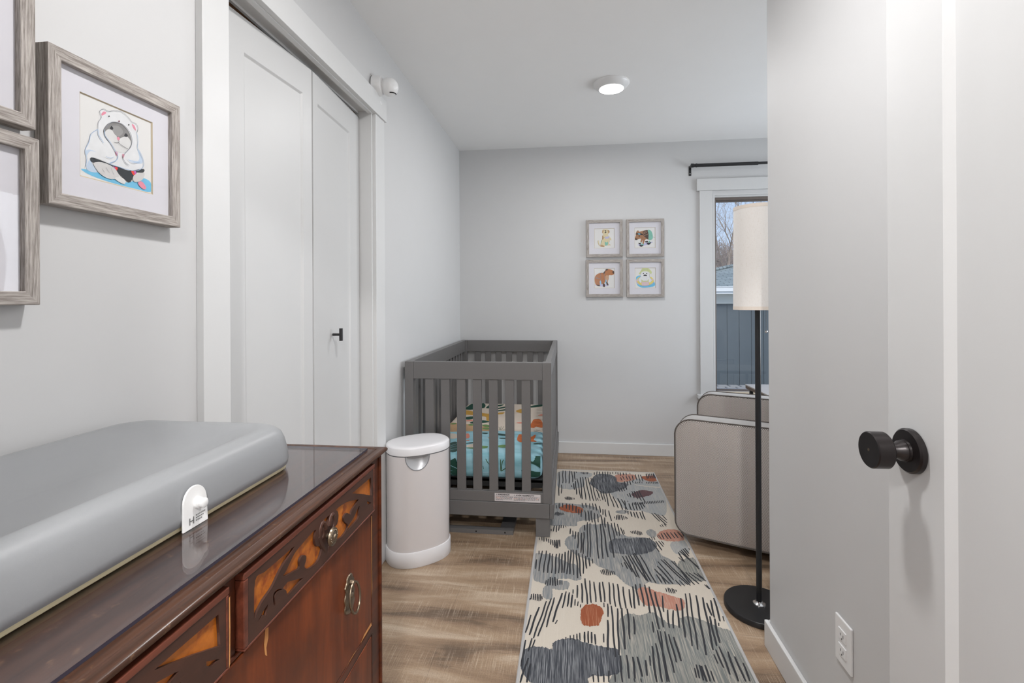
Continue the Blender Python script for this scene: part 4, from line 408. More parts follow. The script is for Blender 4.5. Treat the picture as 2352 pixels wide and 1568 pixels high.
# ---------------------------------------------------------------- panelled doors
def shaker(bm,T,L,Hh,th,sl,sr,rt,rb,rec=.008,bev=.008):
    """slab: s along, n towards the room, z up; raised frame, recessed panel"""
    def ring(a,b,c,d,n): return [bm.verts.new(T@Vector(p)) for p in ((a,n,c),(b,n,c),(b,n,d),(a,n,d))]
    r0=ring(0,L,0,Hh,-th); r1=ring(0,L,0,Hh,0); r2=ring(sl,L-sr,rb,Hh-rt,0); r3=ring(sl+bev,L-sr-bev,rb+bev,Hh-rt-bev,-rec)
    bm.faces.new(r0)
    for a,b in ((r0,r1),(r1,r2),(r2,r3)):
        for i in range(4): bm.faces.new((a[i],a[(i+1)%4],b[(i+1)%4],b[i]))
    bm.faces.new(r3)
def T2(p0,p1,z,flip=1):
    """matrix: x along p0->p1, y = normal to the room side"""
    d=(Vector((p1[0],p1[1],0))-Vector((p0[0],p0[1],0))).normalized(); n=Vector((d.y,-d.x,0))*flip
    m=Matrix.Identity(4); m.col[0][:3]=d; m.col[1][:3]=n; m.col[2][:3]=(0,0,1); m.col[3][:3]=(p0[0],p0[1],z); return m
t=thing('door_1',(-.90,1.58,0),'white bifold closet door, slightly folded open',None,kind='structure')
bm=B(); T=T2((-.922,1.13),(-.888,1.588),.015); shaker(bm,T,.455,1.985,.03,.135,.05,.10,.14,.006,.007); obj('door_panel',bm,'doorwhite',t,bevel=.0012)
bm=B(); T=T2((-.888,1.592),(-.912,2.016),.015); shaker(bm,T,.425,1.985,.03,.035,.10,.10,.14,.006,.007); k=obj('door_panel',bm,'doorwhite',t,bevel=.0012)
bm=B(); lathe(bm,[(.0048,0),(.0048,.030)],(-.899,1.747,1.063),(1,.05,0),n=16)
lathe(bm,[(.0062,-.024),(.0068,-.0235),(.0068,.0235),(.0062,.024)],(-.866,1.748,1.063),(0,0,1),n=20)
obj('pull_knob',bm,'blackmetal',k,smooth=True,label='black T bar pull knob')
t=thing('door_2',(.54,.09,0),'open white panelled door with dark bronze knob at right edge',None,kind='structure')
bm=B(); T=T2((.52,.852),(.52,.09),.012); T.col[1][:3]=(-1,0,0); shaker(bm,T,.762,2.02,.035,.118,.118,.12,.22,.008,.013); obj('door_panel',bm,'doorwhite',t,bevel=.0015)
KY,KZ=.795,.958
bm=B(); lathe(bm,[(.030,0),(.0335,.0015),(.0335,.008),(.031,.0105),(.017,.011),(.0165,.014),(.0155,.0145),(.015,.019),(.0115,.024),(.0105,.034)],(.52,KY,KZ),(-1,0,0),n=48)
obj('knob_rose',bm,'bronze',t,smooth=True,label='round dark bronze rosette')
bm=B(); lathe(bm,[(.0105,.033),(.013,.038),(.0255,.0385),(.0275,.0405),(.0275,.061),(.0262,.0625)],(.52,KY,KZ),(-1,0,0),n=48)
lathe(bm,[(.0022,.0624),(.0022,.0628)],(.52,KY,KZ),(-1,0,0),n=12,mi=1); obj('door_knob',bm,['bronze','brass'],t,smooth=True,label='flat-faced round bronze knob with privacy hole')
bm=B(); box(bm,.527,.548,.8515,.8523,KZ-.028,KZ+.028); obj('latch_plate',bm,'bronze',t)
# ---------------------------------------------------------------- outlet
t=thing('wall_outlet',(XR,1.275,.336),'white double electrical outlet low on the right wall','outlet')
OYc=1.273
bobj('cover_plate',(XR-.006,XR,OYc-.035,OYc+.035,.279,.394),'white',t,.0025)
for z in (.317,.356):
    bm=B(); box(bm,XR-.0085,XR-.005,OYc-.0165,OYc+.0165,z-.0135,z+.0135); r=obj('receptacle',bm,'white',t,bevel=.001)
    bm=B()
    for y,h in ((-.006,.004),(.006,.0032)): box(bm,XR-.0088,XR-.0084,OYc+y-.0011,OYc+y+.0011,z-h,z+h)
    lathe(bm,[(.0022,0),(.0022,.0004)],(XR-.0085,OYc,z-.0085),(-1,0,0),n=10); obj('slot',bm,'inkgrey',r)
# ---------------------------------------------------------------- ceiling lights
def clight(x,y,label,power,group='flush round ceiling lights'):
    t=thing('ceiling_light',(x,y,ZC),label,'light',group)
    bm=B(); lathe(bm,[(.098,0),(.098,-.006),(.094,-.012),(.072,-.032),(.067,-.033),(.066,-.028)],(x,y,ZC),n=48); obj('light_trim',bm,'white',t,smooth=True)
    bm=B(); lathe(bm,[(.067,-.027),(.066,-.032),(.05,-.0345),(.02,-.0355)],(x,y,ZC),n=40); obj('diffuser',bm,'lens',t,smooth=True,label='glowing white diffuser')
    lamp('ceiling_light_glow','AREA',(x,y,ZC-.04),power,.14,(x,y,0),(1,.985,.985))
clight(.244,2.70,'round flush ceiling light glowing white above the rug',9.6)
clight(.02,.86,'round flush ceiling light over the dresser end of the room',18.5)
clight(.15,-.9,'added unseen round ceiling light in the hallway, fill for the room',52)  # fixture added behind the camera to send fill through the doorway
# ---------------------------------------------------------------- pictures
def art(bm,items,fn,base,dz,mats,idx,nmul=1.0):
    """fn(x,y,h): unit coordinates and lift -> point"""
    h=base
    for it in items:
        k='a_'+it[1]
        if k not in idx: idx[k]=len(mats); mats.append(k)
        h+=dz
        if it[0]=='f': flat_poly(bm,smooth_poly(it[2],3),lambda x,y:fn(x,y,h),idx[k])
        else: strip(bm,smooth_poly(it[3],3,False) if len(it[3])>2 else it[3],it[2]*nmul,lambda x,y:fn(x,y,h),idx[k])
def picture(name,o,ex,nrm,w,hh,label,group,items,fw=.021,dep=.028,pf=.54,hmat='fr_y'):
    """o: top-left front corner on the wall; ex along the wall; nrm into the room"""
    o=Vector(o); ex=Vector(ex); nr=Vector(nrm); dn=Vector((0,0,-1))
    P=lambda x,y,n:o+ex*x+dn*y+nr*n
    c=P(w/2,hh,0); t=thing(name,c,label,'picture',group)
    bm=B(); ins=.012
    O=[(0,0),(w,0),(w,hh),(0,hh)]; I=[(fw,fw),(w-fw,fw),(w-fw,hh-fw),(fw,hh-fw)]
    for i in range(4):
        j=(i+1)%4; mi=i%2
        for a,b,n1,n2 in ((O,I,dep,dep),):
            bm.faces.new([bm.verts.new(P(*a[i],n1)),bm.verts.new(P(*a[j],n1)),bm.verts.new(P(*b[j],n2)),bm.verts.new(P(*b[i],n2))]).material_index=mi
        bm.faces.new([bm.verts.new(P(*O[i],.002)),bm.verts.new(P(*O[j],.002)),bm.verts.new(P(*O[j],dep)),bm.verts.new(P(*O[i],dep))]).material_index=mi
        bm.faces.new([bm.verts.new(P(*I[i],.004)),bm.verts.new(P(*I[j],.004)),bm.verts.new(P(*I[j],dep)),bm.verts.new(P(*I[i],dep))]).material_index=mi
    bm.faces.new([bm.verts.new(P(*p,.002)) for p in O]).material_index=0
    bmesh.ops.remove_doubles(bm,verts=bm.verts,dist=.00001)
    obj('frame',bm,[hmat,'fr_z'],t,bevel=.0012)
    pw=w*pf; x0=(w-pw)/2; y0=(hh-pw)/2-.002; m=.0022
    bm=B(); nf=dep-.010; Q=[(fw-.001,fw-.001),(w-fw+.001,fw-.001),(w-fw+.001,hh-fw+.001),(fw-.001,hh-fw+.001)]
    K=[(x0-m,y0-m),(x0+pw+m,y0-m),(x0+pw+m,y0+pw+m),(x0-m,y0+pw+m)]; K2=[(x0,y0),(x0+pw,y0),(x0+pw,y0+pw),(x0,y0+pw)]
    for i in range(4):
        j=(i+1)%4
        bm.faces.new([bm.verts.new(P(*a,n)) for a,n in ((Q[i],nf),(Q[j],nf),(K[j],nf),(K[i],nf))]).material_index=0
        bm.faces.new([bm.verts.new(P(*a,n)) for a,n in ((K[i],nf),(K[j],nf),(K2[j],nf-.002),(K2[i],nf-.002))]).material_index=1
    obj('mat_board',bm,['mat','matcore'],t,recalc=False)
    if items is not None:
        bm=B(); e=.002; bm.faces.new([bm.verts.new(P(*a,nf-.0022)) for a in ((x0-e,y0-e),(x0+pw+e,y0-e),(x0+pw+e,y0+pw+e),(x0-e,y0+pw+e))])
        mats=['print']; idx={}
        art(bm,items,lambda x,y,h:P(x0+x*pw,y0+y*pw,h),nf-.0021,.00005,mats,idx)
        obj('print',bm,mats,t,recalc=False)
    bm=B(); box(bm,0,1,0,1,0,1)
    for v in bm.verts: v.co=P(fw-.001+(w-2*fw+.002)*v.co.x,fw-.001+(hh-2*fw+.002)*v.co.y,dep-.007+.0012*v.co.z)
    obj('glass',bm,'picglass',t)
    return t
ga='gallery of grey wood frames over the dresser'; gb='square of four framed animal prints on the back wall'
picture('picture_frame',(XL,.681,1.613),(0,1,0),(1,0,0),.265,.262,'square grey wood frame with marmot in a white bear hood, left wall',ga,ART_MARMOT)
picture('picture_frame',(XL,.401,1.724),(0,1,0),(1,0,0),.262,.262,'upper of two frames cut by the left photo edge',ga,ART_SEAL)
picture('picture_frame',(XL,.406,1.449),(0,1,0),(1,0,0),.262,.262,'lower of two frames cut by the left photo edge',ga,ART_DOG)
def bp(x0,x1,z0,z1,label,items): picture('picture_frame',(x0,YB,z1),(1,0,0),(0,-1,0),x1-x0,z1-z0,label,gb,items,.022,.024,.535,'fr_x')
bp(.141,.417,1.521,1.806,'small framed print of a sitting cream dog, top left of four',ART_DOG)
bp(.444,.725,1.518,1.805,'small framed print of a striped boar piglet in goggles, top right of four',ART_BOAR)
bp(.138,.417,1.214,1.500,'small framed print of a brown capybara in a bikini, bottom left of four',ART_CAPYBARA)
bp(.444,.725,1.211,1.499,'small framed print of a white seal in a swim ring, bottom right of four',ART_SEAL)
# ---------------------------------------------------------------- baby monitor camera on the wall
t=thing('wall_camera',(XL,2.055,2.145),'white round camera on the wall above the closet trim corner','camera')
mc=Vector((XL,2.05,2.150))
bm=B(); lathe(bm,[(.040,0),(.043,.003),(.043,.028),(.040,.040),(.030,.046)],mc,(1,.12,0),n=40); lathe(bm,[(.010,0),(.010,.03),(.006,.034)],mc+Vector((.012,.022,-.045)),(.3,.2,-1),n=16); obj('mount',bm,'white',t,smooth=True)
bm=B(); bmesh.ops.create_uvsphere(bm,u_segments=32,v_segments=20,radius=.040,matrix=Matrix.Translation(mc+Vector((.072,.012,-.004)))); obj('camera_ball',bm,'white',t,smooth=True)
bm=B(); c0=mc+Vector((.072,.012,-.004)); strip_pts=[c0+.0405*Vector((math.cos(a)*.62+.1,math.sin(a)*.62+.1,-.78)).normalized() for a in [i*.22-1.4 for i in range(9)]]; tube(bm,strip_pts,.0022,8); obj('sensor_slit',bm,'dark',t,smooth=True)
bm=B(); tube(bm,[(XL+.001,2.02,2.19),(XL+.004,2.10,2.193),(XL+.004,2.17,2.197)],.0016,6); tube(bm,[(XL+.002,2.17,2.197),(XL+.006,2.175,2.197)],.003,6); obj('cable',bm,'white',t)
# ---------------------------------------------------------------- curtain rod
t=thing('curtain_rod',(.93,3.70,2.19),'black curtain rod above the window','curtain rod')
ry=3.705; rz=2.189
bm=B(); lathe(bm,[(.0125,0),(.0125,.46)],(.93,ry,rz),(1,0,0),n=24); lathe(bm,[(.0145,.02),(.0145,.028)],(.93,ry,rz),(1,0,0),n=24); obj('outer_rod',bm,'blackmetal',t,smooth=True)
bm=B(); lathe(bm,[(.0095,0),(.0095,.75)],(1.38,ry,rz+.001),(1,0,.006),n=24); obj('inner_rod',bm,'blackmetal',t,smooth=True)
bm=B(); lathe(bm,[(.0150,0),(.0150,.018)],(.915,ry,rz),(1,0,0),n=24); obj('finial',bm,'blackmetal',t,smooth=True)
bm=B(); box(bm,.912,.930,YB-.003,YB,rz-.062,rz+.01); box(bm,.914,.928,ry,YB-.002,rz-.006,rz+.006); obj('bracket',bm,'blackmetal',t)
bm=B(); 
for z in (-.022,-.047): lathe(bm,[(.0035,0),(.0028,.001)],(.921,YB-.003,rz+z),(0,-1,0),n=12)
obj('screw',bm,'chrome',t)
# ================================================================ CRIB
CX0,CX1,CY0,CY1=-.838,-.085,2.385,3.74
t=thing('baby_crib',((CX0+CX1)/2,(CY0+CY1)/2,0),'grey slatted wooden baby crib in the far left corner','crib')
pw=.045; ZT=.880
for x in (CX0,CX1-pw):
    for y in (CY0,CY1-pw): bobj('corner_post',(x,x+pw,y,y+pw,.177,ZT),'crib',t,.002)
def crail(n,b): bobj(n,b,'crib',t,.0018)
for y in (CY0+.002,CY1-.030):
    crail('top_rail',(CX0+pw,CX1-pw,y,y+.028,.792,ZT-.0005)); crail('bottom_rail',(CX0+pw,CX1-pw,y,y+.028,.1775,.229))
for x in (CX0+.004,CX1-.032):
    crail('top_rail',(x,x+.028,CY0+pw,CY1-pw,.792,ZT-.0005)); crail('bottom_rail',(x,x+.028,CY0+pw,CY1-pw,.1775,.229))
crail('base_beam',(CX0,CX1-.012,CY0-.003,CY0+.024,.105,.177)); crail('base_beam',(CX0,CX1-.012,CY1-.024,CY1,.105,.177))
crail('base_beam',(CX0,CX0+.024,CY0+.025,CY1-.025,.105,.177)); crail('base_beam',(CX1-.011,CX1+.008,CY0-.003,CY1-.025,.105,.177))
for x0 in (CX0+.012,CX1-.082):
    for y0 in (CY0+.006,CY1-.08): bobj('foot',(x0,x0+.070,y0,y0+.065,.0093 if x0>-.3 and y0<3.3 else 0,.105),'crib',t,.002)
slat=None
def addslat(x0,x1,y0,y1):
    bobj('slat',(x0,x1,y0,y1,.228,.793),'crib',t,.0015)
for k in range(7):
    x=CX0+pw+(k+1)*(CX1-CX0-2*pw)/8
    for y in (CY0+.008,CY1-.024): addslat(x-.0225,x+.0225,y,y+.014)
for k in range(14):
    y=CY0+pw+(k+1)*(CY1-CY0-2*pw)/15
    for x in (CX0+.010,CX1-.026): addslat(x,x+.014,y-.0215,y+.0215)
bm=B(); box(bm,CX0+.05,CX1-.05,CY0+.05,CY1-.05,.262,.276)
for k in range(5): box(bm,CX0+.05,CX1-.05,CY0+.06+k*.3,CY0+.09+k*.3,.236,.262)
box(bm,CX0+.05,CX1-.05,CY0+.05,CY0+.07,.236,.275); obj('mattress_support',bm,'cribdark',t,label='dark mattress support frame')
bm=B()
for x in (-.745,-.585,-.425,-.265): 
    pass
tube(bm,[(-.165,2.47,.235),(-.20,2.47,.215),(-.225,2.75,.215)],.0022,6); obj('wire_brace',bm,'greytrim',t)
# warning label with its words
def text_mesh(s,size,fn,mi,bm,bold=.0):
    c=bpy.data.curves.new('txt','FONT'); c.body=s; c.size=size; c.offset=bold; c.resolution_u=3
    to=bpy.data.objects.new('txt',c); COL.objects.link(to); dg=bpy.context.evaluated_depsgraph_get(); me=bpy.data.meshes.new_from_object(to.evaluated_get(dg))
    V=[bm.verts.new(fn(v.co.x,v.co.y)) for v in me.vertices]
    for p in me.polygons:
        try: bm.faces.new([V[i] for i in p.vertices]).material_index=mi
        except ValueError: pass
    bpy.data.objects.remove(to); bpy.data.curves.remove(c); bpy.data.meshes.remove(me)
def lab(u,v): return (u,v)
bm=B(); lx0,lx1,lz0,lz1=-.373,-.142,.1815,.2215; yl=CY0+.0015
box(bm,lx0,lx1,yl,yl+.001,lz0,lz1)
for v in bm.verts: v.co.y=min(v.co.y,yl+.001)
F=lambda x,z:(x,yl-.0003,z)
text_mesh('WARNING!!!',.0105,lambda a,b:F(lx0+.016+a,lz1-.0105+b),1,bm,.0004)
text_mesh('AVERTISSEMENT!!!',.0108,lambda a,b:F(lx0+.108+a*1.05,lz1-.0110+b),1,bm,.0003)
rr=random.Random(5)
for xx in (lx0+.010,lx0+.101):
    q4(bm,[F(xx-.004,lz1-.0095),F(xx+.004,lz1-.0095),F(xx,lz1-.003)],2)
for (xa,xb) in ((lx0+.005,lx0+.092),(lx0+.097,lx1-.005)):
    for r in range(5):
        z=lz1-.0155-r*.0045; x=xa; end=xb if r<4 else xa+(xb-xa)*.45
        while x<end-.003:
            w=rr.uniform(.003,.009); w=min(w,end-x); q4(bm,[F(x,z-.0009),F(x+w,z-.0009),F(x+w,z+.0009),F(x,z+.0009)],3 if (r in (1,2) and rr.random()<.25) else 1); x+=w+rr.uniform(.001,.0025)
obj('warning_label',bm,['labelpaper','a_ink','greytrim','a_tiger'],t,label='white warning sticker in English and French',recalc=False)
# mattress with printed sheet
MX0,MX1,MY0,MY1,MZ0,MZ1=CX0+.055,CX1-.052,CY0+.052,CY1-.055,.277,.395
def rrect(x0,x1,y0,y1,r,z,n=6):
    P=[]
    for cx_,cy_,a0 in ((x1-r,y1-r,0),(x0+r,y1-r,90),(x0+r,y0+r,180),(x1-r,y0+r,270)):
        for i in range(n+1):
            a=math.radians(a0+90*i/n); P.append((cx_+r*math.cos(a),cy_+r*math.sin(a),z))
    return P
bm=B(); rings=[]
for ins,z in ((.014,MZ0),(.003,MZ0+.012),(0,MZ0+.03),(0,MZ1-.035),(.004,MZ1-.018),(.014,MZ1-.006),(.030,MZ1),(.06,MZ1+.001)):
    rings.append(rrect(MX0+ins,MX1-ins,MY0+ins,MY1-ins,max(.045-ins*.4,.01),z))
rloft(bm,rings)
mats=['sheet']; idx={}
def topf(x,y,h): return (min(max(x,MX0+.006),MX1-.006),y,MZ1+.0012+h)
art(bm,[i for i in SHEET_TOP],lambda x,y,h:topf(x,min(max(y,MY0+.02),MY1-.01),h-(0 if True else 0)),0,.00002,mats,idx)
def frf(x,z,h):
    z=min(max(z,MZ0+.006),MZ1-.004); d=0
    if z>MZ1-.035: d=.030*max(0,(z-(MZ1-.035))/.035)**2.2
    if z<MZ0+.03: d=.008*((MZ0+.03-z)/.03)**2
    return (min(max(x,MX0+.008),MX1-.008),MY0-.0006-h+d,z)
art(bm,SHEET_FRONT,frf,0,.00002,mats,idx)
o=obj('crib_mattress',bm,mats,None,smooth=35,recalc=False)
tag(o,'crib mattress in a sheet printed with blue pond, tigers and leaves','mattress')
# loose frame on the floor under the crib
bm=B(); z1=.022
box(bm,-.80,-.283,2.412,2.446,0,z1); box(bm,-.353,-.283,2.446,3.55,0,z1); box(bm,-.80,-.75,2.446,3.55,0,z1); box(bm,-.75,-.353,3.50,3.55,0,z1)
for x in (-.62,-.474,-.325): lathe(bm,[(.0042,0),(.0042,.0004)],(x,2.412,.011),(0,-1,0),n=14,mi=1)
tag(obj('crib_rail_frame',bm,['crib','dark'],bevel=.0015),'flat grey wooden frame with bolt holes lying on floor under crib','frame')
# ================================================================ DIAPER PAIL
PX,PY=-.706,2.19
t=thing('diaper_pail',(PX,PY,0),'pale pink-grey oval diaper pail with white lid, between dresser and crib','diaper pail')
pr=math.radians(38)
def pe(a,ra,rb,z,e=2.35,off=0):
    c_,s_=math.cos(a),math.sin(a); k=(abs(c_/ra)**e+abs(s_/rb)**e)**(-1/e)+off
    x,y=k*c_,k*s_; return Vector((PX+x*math.cos(pr)-y*math.sin(pr),PY+x*math.sin(pr)+y*math.cos(pr),z))
def pring(ra,rb,z,n=96): return [pe(2*math.pi*i/n,ra,rb,z) for i in range(n)]
RA,RB=.146,.110
bm=B(); rloft(bm,[pring(RA+.004,RB+.004,0),pring(RA+.006,RB+.006,.004),pring(RA+.005,RB+.005,.066),pring(RA+.0035,RB+.0035,.0685),pring(RA,RB,.0685)]); obj('pail_base',bm,'pailwhite',t,smooth=True,label='white plastic foot band')
# body with a scooped handle recess facing the door
n=360; ZB0,ZB1=.067,.494
front=Vector((-.04,-1,0)).normalized()
ang=[2*math.pi*i/n for i in range(n)]
nz=100; bm=B(); bs=B()
a_front=min(ang,key=lambda a:(pe(a,RA,RB,0)-Vector((PX+.085,PY-.2,0))).length)
pf=pe(a_front,RA,RB,0); tdir=(pe(a_front+.02,RA,RB,0)-pe(a_front-.02,RA,RB,0)).normalized()
HW,HD=.054,.062
VB={};VS={}
def loc(i,j): 
    z=ZB0+(ZB1-ZB0)*j/nz; p=pe(ang[i%n],RA,RB,z); return p
def inside(p):
    s_=(p-pf).dot(tdir); s_=s_ if (Vector((p.x,p.y,0))-Vector((pf.x,pf.y,0))).length<.09 else 9
    return 1-(s_/HW)**2-((ZB1-.0-p.z)/HD)**2
for j in range(nz):
    for i in range(n):
        L=[(i,j),(i+1,j),(i+1,j+1),(i,j+1)]; P=[loc(*k) for k in L]; mid=sum(P,Vector())/4
        dic,b=(VS,bs) if inside(mid)>0 else (VB,bm)
        vs=[]
        for k,p in zip(L,P):
            key=(k[0]%n,k[1])
            if key not in dic:
                if dic is VS:
                    v=max(0,inside(p)); c_=Vector((PX,PY,p.z)); p=p+(c_-p).normalized()*(.024*min(1,v)**.9)
                dic[key]=b.verts.new(p)
            vs.append(dic[key])
        b.faces.new(vs)
body=obj('pail_body',bm,'pail',t,smooth=60)
o=obj('handle_recess',bs,'silver',t,smooth=60,label='silver half-round finger recess')
bm=B(); pts=[]
for k in range(33):
    a=math.pi+math.pi*k/32; s_=HW*1.0*math.cos(a); z=ZB1+HD*math.sin(a)
    lo_,hi_=a_front-.7,a_front+.7
    for _ in range(30):
        m_=(lo_+hi_)/2
        if (pe(m_,RA,RB,0)-pf).dot(tdir)<s_: lo_=m_
        else: hi_=m_
    pts.append(pe(lo_,RA,RB,z,off=.0003))
tube(bm,pts,.002,8); obj('recess_rim',bm,'greytrim',t,smooth=True)
bm=B(); rloft(bm,[pring(RA-.004,RB-.004,.490),pring(RA-.0035,RB-.0035,.499)]); obj('lid_gasket',bm,'greytrim',t,label='grey seal under the lid')
bm=B(); rloft(bm,[pring(RA-.002,RB-.002,.497),pring(RA+.002,RB+.002,.499),pring(RA+.002,RB+.002,.528),pring(RA-.001,RB-.001,.532),pring(RA-.007,RB-.007,.535),pring(RA-.02,RB-.02,.536),pring(RA-.07,RB-.07,.5365)]); obj('pail_lid',bm,'pailwhite',t,smooth=50,label='white domed lid')
# ================================================================ RUG
bm=B(); x0,x1,y0,y1=-.168,.580,.94,3.375
E_=.008
rc=random.Random(2)
rloft(bm,[[(x0,y0,0),(x1,y0,0),(x1,y1,0),(x0,y1,0)],[(x0,y0,.006),(x1,y0,.006),(x1,y1,.006),(x0,y1,.006)],[(x0+.003,y0+.003,.008),(x1-.003,y0+.003,.008),(x1-.003,y1-.003,.008),(x0+.003,y1-.003,.008)]],mi=1)
e=.011; q4(bm,[(x0+e,y0+e,.0083),(x1-e,y0+e,.0083),(x1-e,y1-e,.0083),(x0+e,y1-e,.0083)],0)
RM={'slate':2,'green':3,'pale':4,'dark':5,'rust':6,'pink':7,'maroon':8}
lift=.0084
def cl(x,y): return min(max(x,x0+e),x1-e),min(max(y,y0+e),y1-e)
extra=[('slate',[(-.16,1.15),(.0,1.22),(.1,1.12),(.12,1.0),(-.16,.95)]),('pink',[(.2,1.18),(.3,1.2),(.33,1.1),(.22,1.08)])]
order={'pale':0,'slate':1,'green':2,'pink':3,'dark':4,'rust':5,'maroon':6}
for k,P in sorted(RUG_BLOBS+extra,key=lambda b:order[b[0]]):
    lift+=.000025
    S=smooth_poly(P,8)
    S=[(x+rc.uniform(-.0016,.0016),y+rc.uniform(-.004,.004)) for x,y in S]
    S=[cl(*p) for p in S]
    flat_poly(bm,S,lambda x,y:(x,y,lift),RM[k])
lift+=.0001
def stroke(a,b,c,d):
    L=math.hypot(c-a,d-b); 
    if L<.004: return
    n_=max(2,min(9,int(L/.03)+2)); dx,dy=(c-a)/L,(d-b)/L; ph=rc.uniform(0,6); am=min(.0012,L*.012)
    P=[cl(a+(c-a)*i/(n_-1)-dy*am*math.sin(ph+i*1.1),b+(d-b)*i/(n_-1)+dx*am*math.sin(ph+i*1.1)) for i in range(n_)]
    strip(bm,P,rc.uniform(.0058,.0074) if L>.05 else .0052,lambda x,y:(x,y,lift+rc.uniform(0,.0001)),9)
for s_ in RUG_STROKES: stroke(*s_)
for k in range(26):
    x=-.15+k*.028; y=1.38+rc.uniform(-.04,.03); stroke(x,y,x+.01,y-rc.uniform(.08,.2))
o=obj('runner_rug',bm,['rugcream','rugedge','slate','green','pale','darkb','rust','pink','maroon','stroke'],recalc=False)
tag(o,'cream runner rug with grey blots, rust spots and black hatch marks','rug')
# ================================================================ ARMCHAIR
AX,AY=1.046,2.638; arz=math.atan2(.3903,-.9207)
t=thing('swivel_armchair',(AX,AY,0),'herringbone tweed armchair with dark piping, half hidden by the right wall','armchair',rz=arz)
AT=Matrix.Translation((AX,AY,0))@Matrix.Rotation(arz,4,'Z')
def side_profile(x0,x1,z0,z1,rt,rb,slope=.012,n=7):
    P=[]
    for cx_,cz_,a0,r in ((x1-rt,z1-rt,90,rt),(x1-rb,z0+rb,0,rb)):
        for i in range(n+1):
            a=math.radians(a0-90*i/n); P.append((cx_+r*math.cos(a),cz_+r*math.sin(a)))
    P+= [(x0,z0+.0),(x0,z1-.0)]
    return P
def arm(yo,yi,name='arm'):
    s_=1 if yo>yi else -1
    P=side_profile(-.40,.40,.052,.612,.075,.06)
    P=[(x+ (.012*math.sin(math.pi*(z-.05)/.56) if x>0 else 0),z+(.02*(x-.0) if z>.3 else 0)*0) for x,z in P]
    bm=B(); W_=abs(yo-yi)
    def ringy(y,ins): 
        cxm,czm=0,.33; out=[]
        for x,z in P:
            out.append(AT@Vector((x-(ins if x>0 else -ins)*(1 if abs(x)>.3 else 0),y,z-(ins if z>czm else -ins))))
        return out
    R=[ringy(yo-s_*0,.010),ringy(yo-s_*.004,.002),ringy(yo-s_*.012,0),ringy(yi+s_*.012,0),ringy(yi+s_*.004,.003),ringy(yi,.010)]
    rloft(bm,R)
    for f in bm.faces: 
        pass
    bm.normal_update()
    inv=AT.inverted().to_3x3()
    bmesh.ops.recalc_face_normals(bm,faces=bm.faces)
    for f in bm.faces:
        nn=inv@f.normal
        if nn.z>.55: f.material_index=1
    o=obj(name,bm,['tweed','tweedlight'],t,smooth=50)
    for y in (yo-s_*.003,yi+s_*.003):
        bm=B(); tube(bm,[AT@Vector((x,y,z)) for x,z in P],.0032,8,closed=True); obj('piping',bm,'tweedpipe',o,smooth=True)
    return o
M['tweedpipe']=paint('tweed_piping',(.10,.085,.075),.9,700,.5,.3)
arm(.41,.29); arm(-.41,-.29)
def cushion(name,x0,x1,y0,y1,z0,z1,r,m='tweed'):
    bm=B(); rings=[]
    for k in range(7):
        a=math.pi/2*k/6; rings.append([AT@Vector(p) for p in rrect(x0+r*(1-math.sin(a)),x1-r*(1-math.sin(a)),y0+r*(1-math.sin(a)),y1-r*(1-math.sin(a)),r,z0+r*(1-math.cos(a)),4)])
    for k in range(7):
        a=math.pi/2*(6-k)/6; rings.append([AT@Vector(p) for p in rrect(x0+r*(1-math.sin(a)),x1-r*(1-math.sin(a)),y0+r*(1-math.sin(a)),y1-r*(1-math.sin(a)),r,z1-r*(1-math.cos(a)),4)])
    rloft(bm,rings); return obj(name,bm,m,t,smooth=60)
cushion('seat_cushion',-.26,.385,-.285,.285,.32,.47,.04); cushion('seat_base',-.36,.37,-.288,.288,.07,.315,.03); cushion('backrest',-.45,-.27,-.288,.288,.30,.90,.06)
bm=B(); lathe(bm,[(.27,0.004),(.28,.012),(.28,.03),(.26,.04),(.10,.045),(.09,.07)],(AX,AY,0),n=48); obj('swivel_base',bm,'blackmetal',t,smooth=True,label='black round swivel base')
# ================================================================ FLOOR LAMP
LX,LY=.722,1.935
t=thing('floor_lamp',(LX,LY,0),'black floor lamp with tall cream linen drum shade beside right wall','lamp')
bm=B(); lathe(bm,[(.122,0),(.125,.003),(.125,.018),(.122,.022),(.03,.0235)],(LX,LY,0),n=64); obj('lamp_base',bm,'blackmetal',t,smooth=True)
bm=B(); lathe(bm,[(.023,.0225),(.022,.026),(.013,.030),(.0115,.034)],(LX,LY,0),n=32); obj('collar',bm,'chrome',t,smooth=True,label='small chrome collar on the base')
bm=B(); lathe(bm,[(.0102,.023),(.0102,1.42)],(LX,LY,0),n=24); obj('lamp_pole',bm,'blackmetal',t,smooth=True)
SR=.0895; Z0,Z1=1.150,1.545
bm=B(); lathe(bm,[(SR-.003,Z0),(SR,Z0),(SR-.003,Z1),(SR-.006,Z1),(SR-.003,Z0)],(LX+.004,LY,0),n=64,caps=False); s=obj('lamp_shade',bm,'linen',t,smooth=40)
for z,rr_ in ((Z0,SR+.0006),(Z1-.013,SR-.0024)):
    bm=B(); lathe(bm,[(rr_,z),(rr_,z+.013)],(LX+.004,LY,0),n=64,caps=False); obj('shade_hem',bm,'linenband',s,smooth=True)
bm=B()
for a in (0,2.09,4.19): tube(bm,[(LX,LY,1.40),(LX+.004+.082*math.cos(a),LY+.082*math.sin(a),1.53)],.0018,6)
obj('shade_spider',bm,'blackmetal',t)
bm=B(); lathe(bm,[(.017,1.41),(.017,1.46),(.014,1.465)],(LX,LY,0),n=20); obj('bulb_socket',bm,'blackmetal',t,smooth=True)
cx_,cy_=LX+.026,LY-.012
bm=B()
for k in range(44): bmesh.ops.create_icosphere(bm,subdivisions=1,radius=.0015,matrix=Matrix.Translation((cx_,cy_,1.40-.0075*k)))
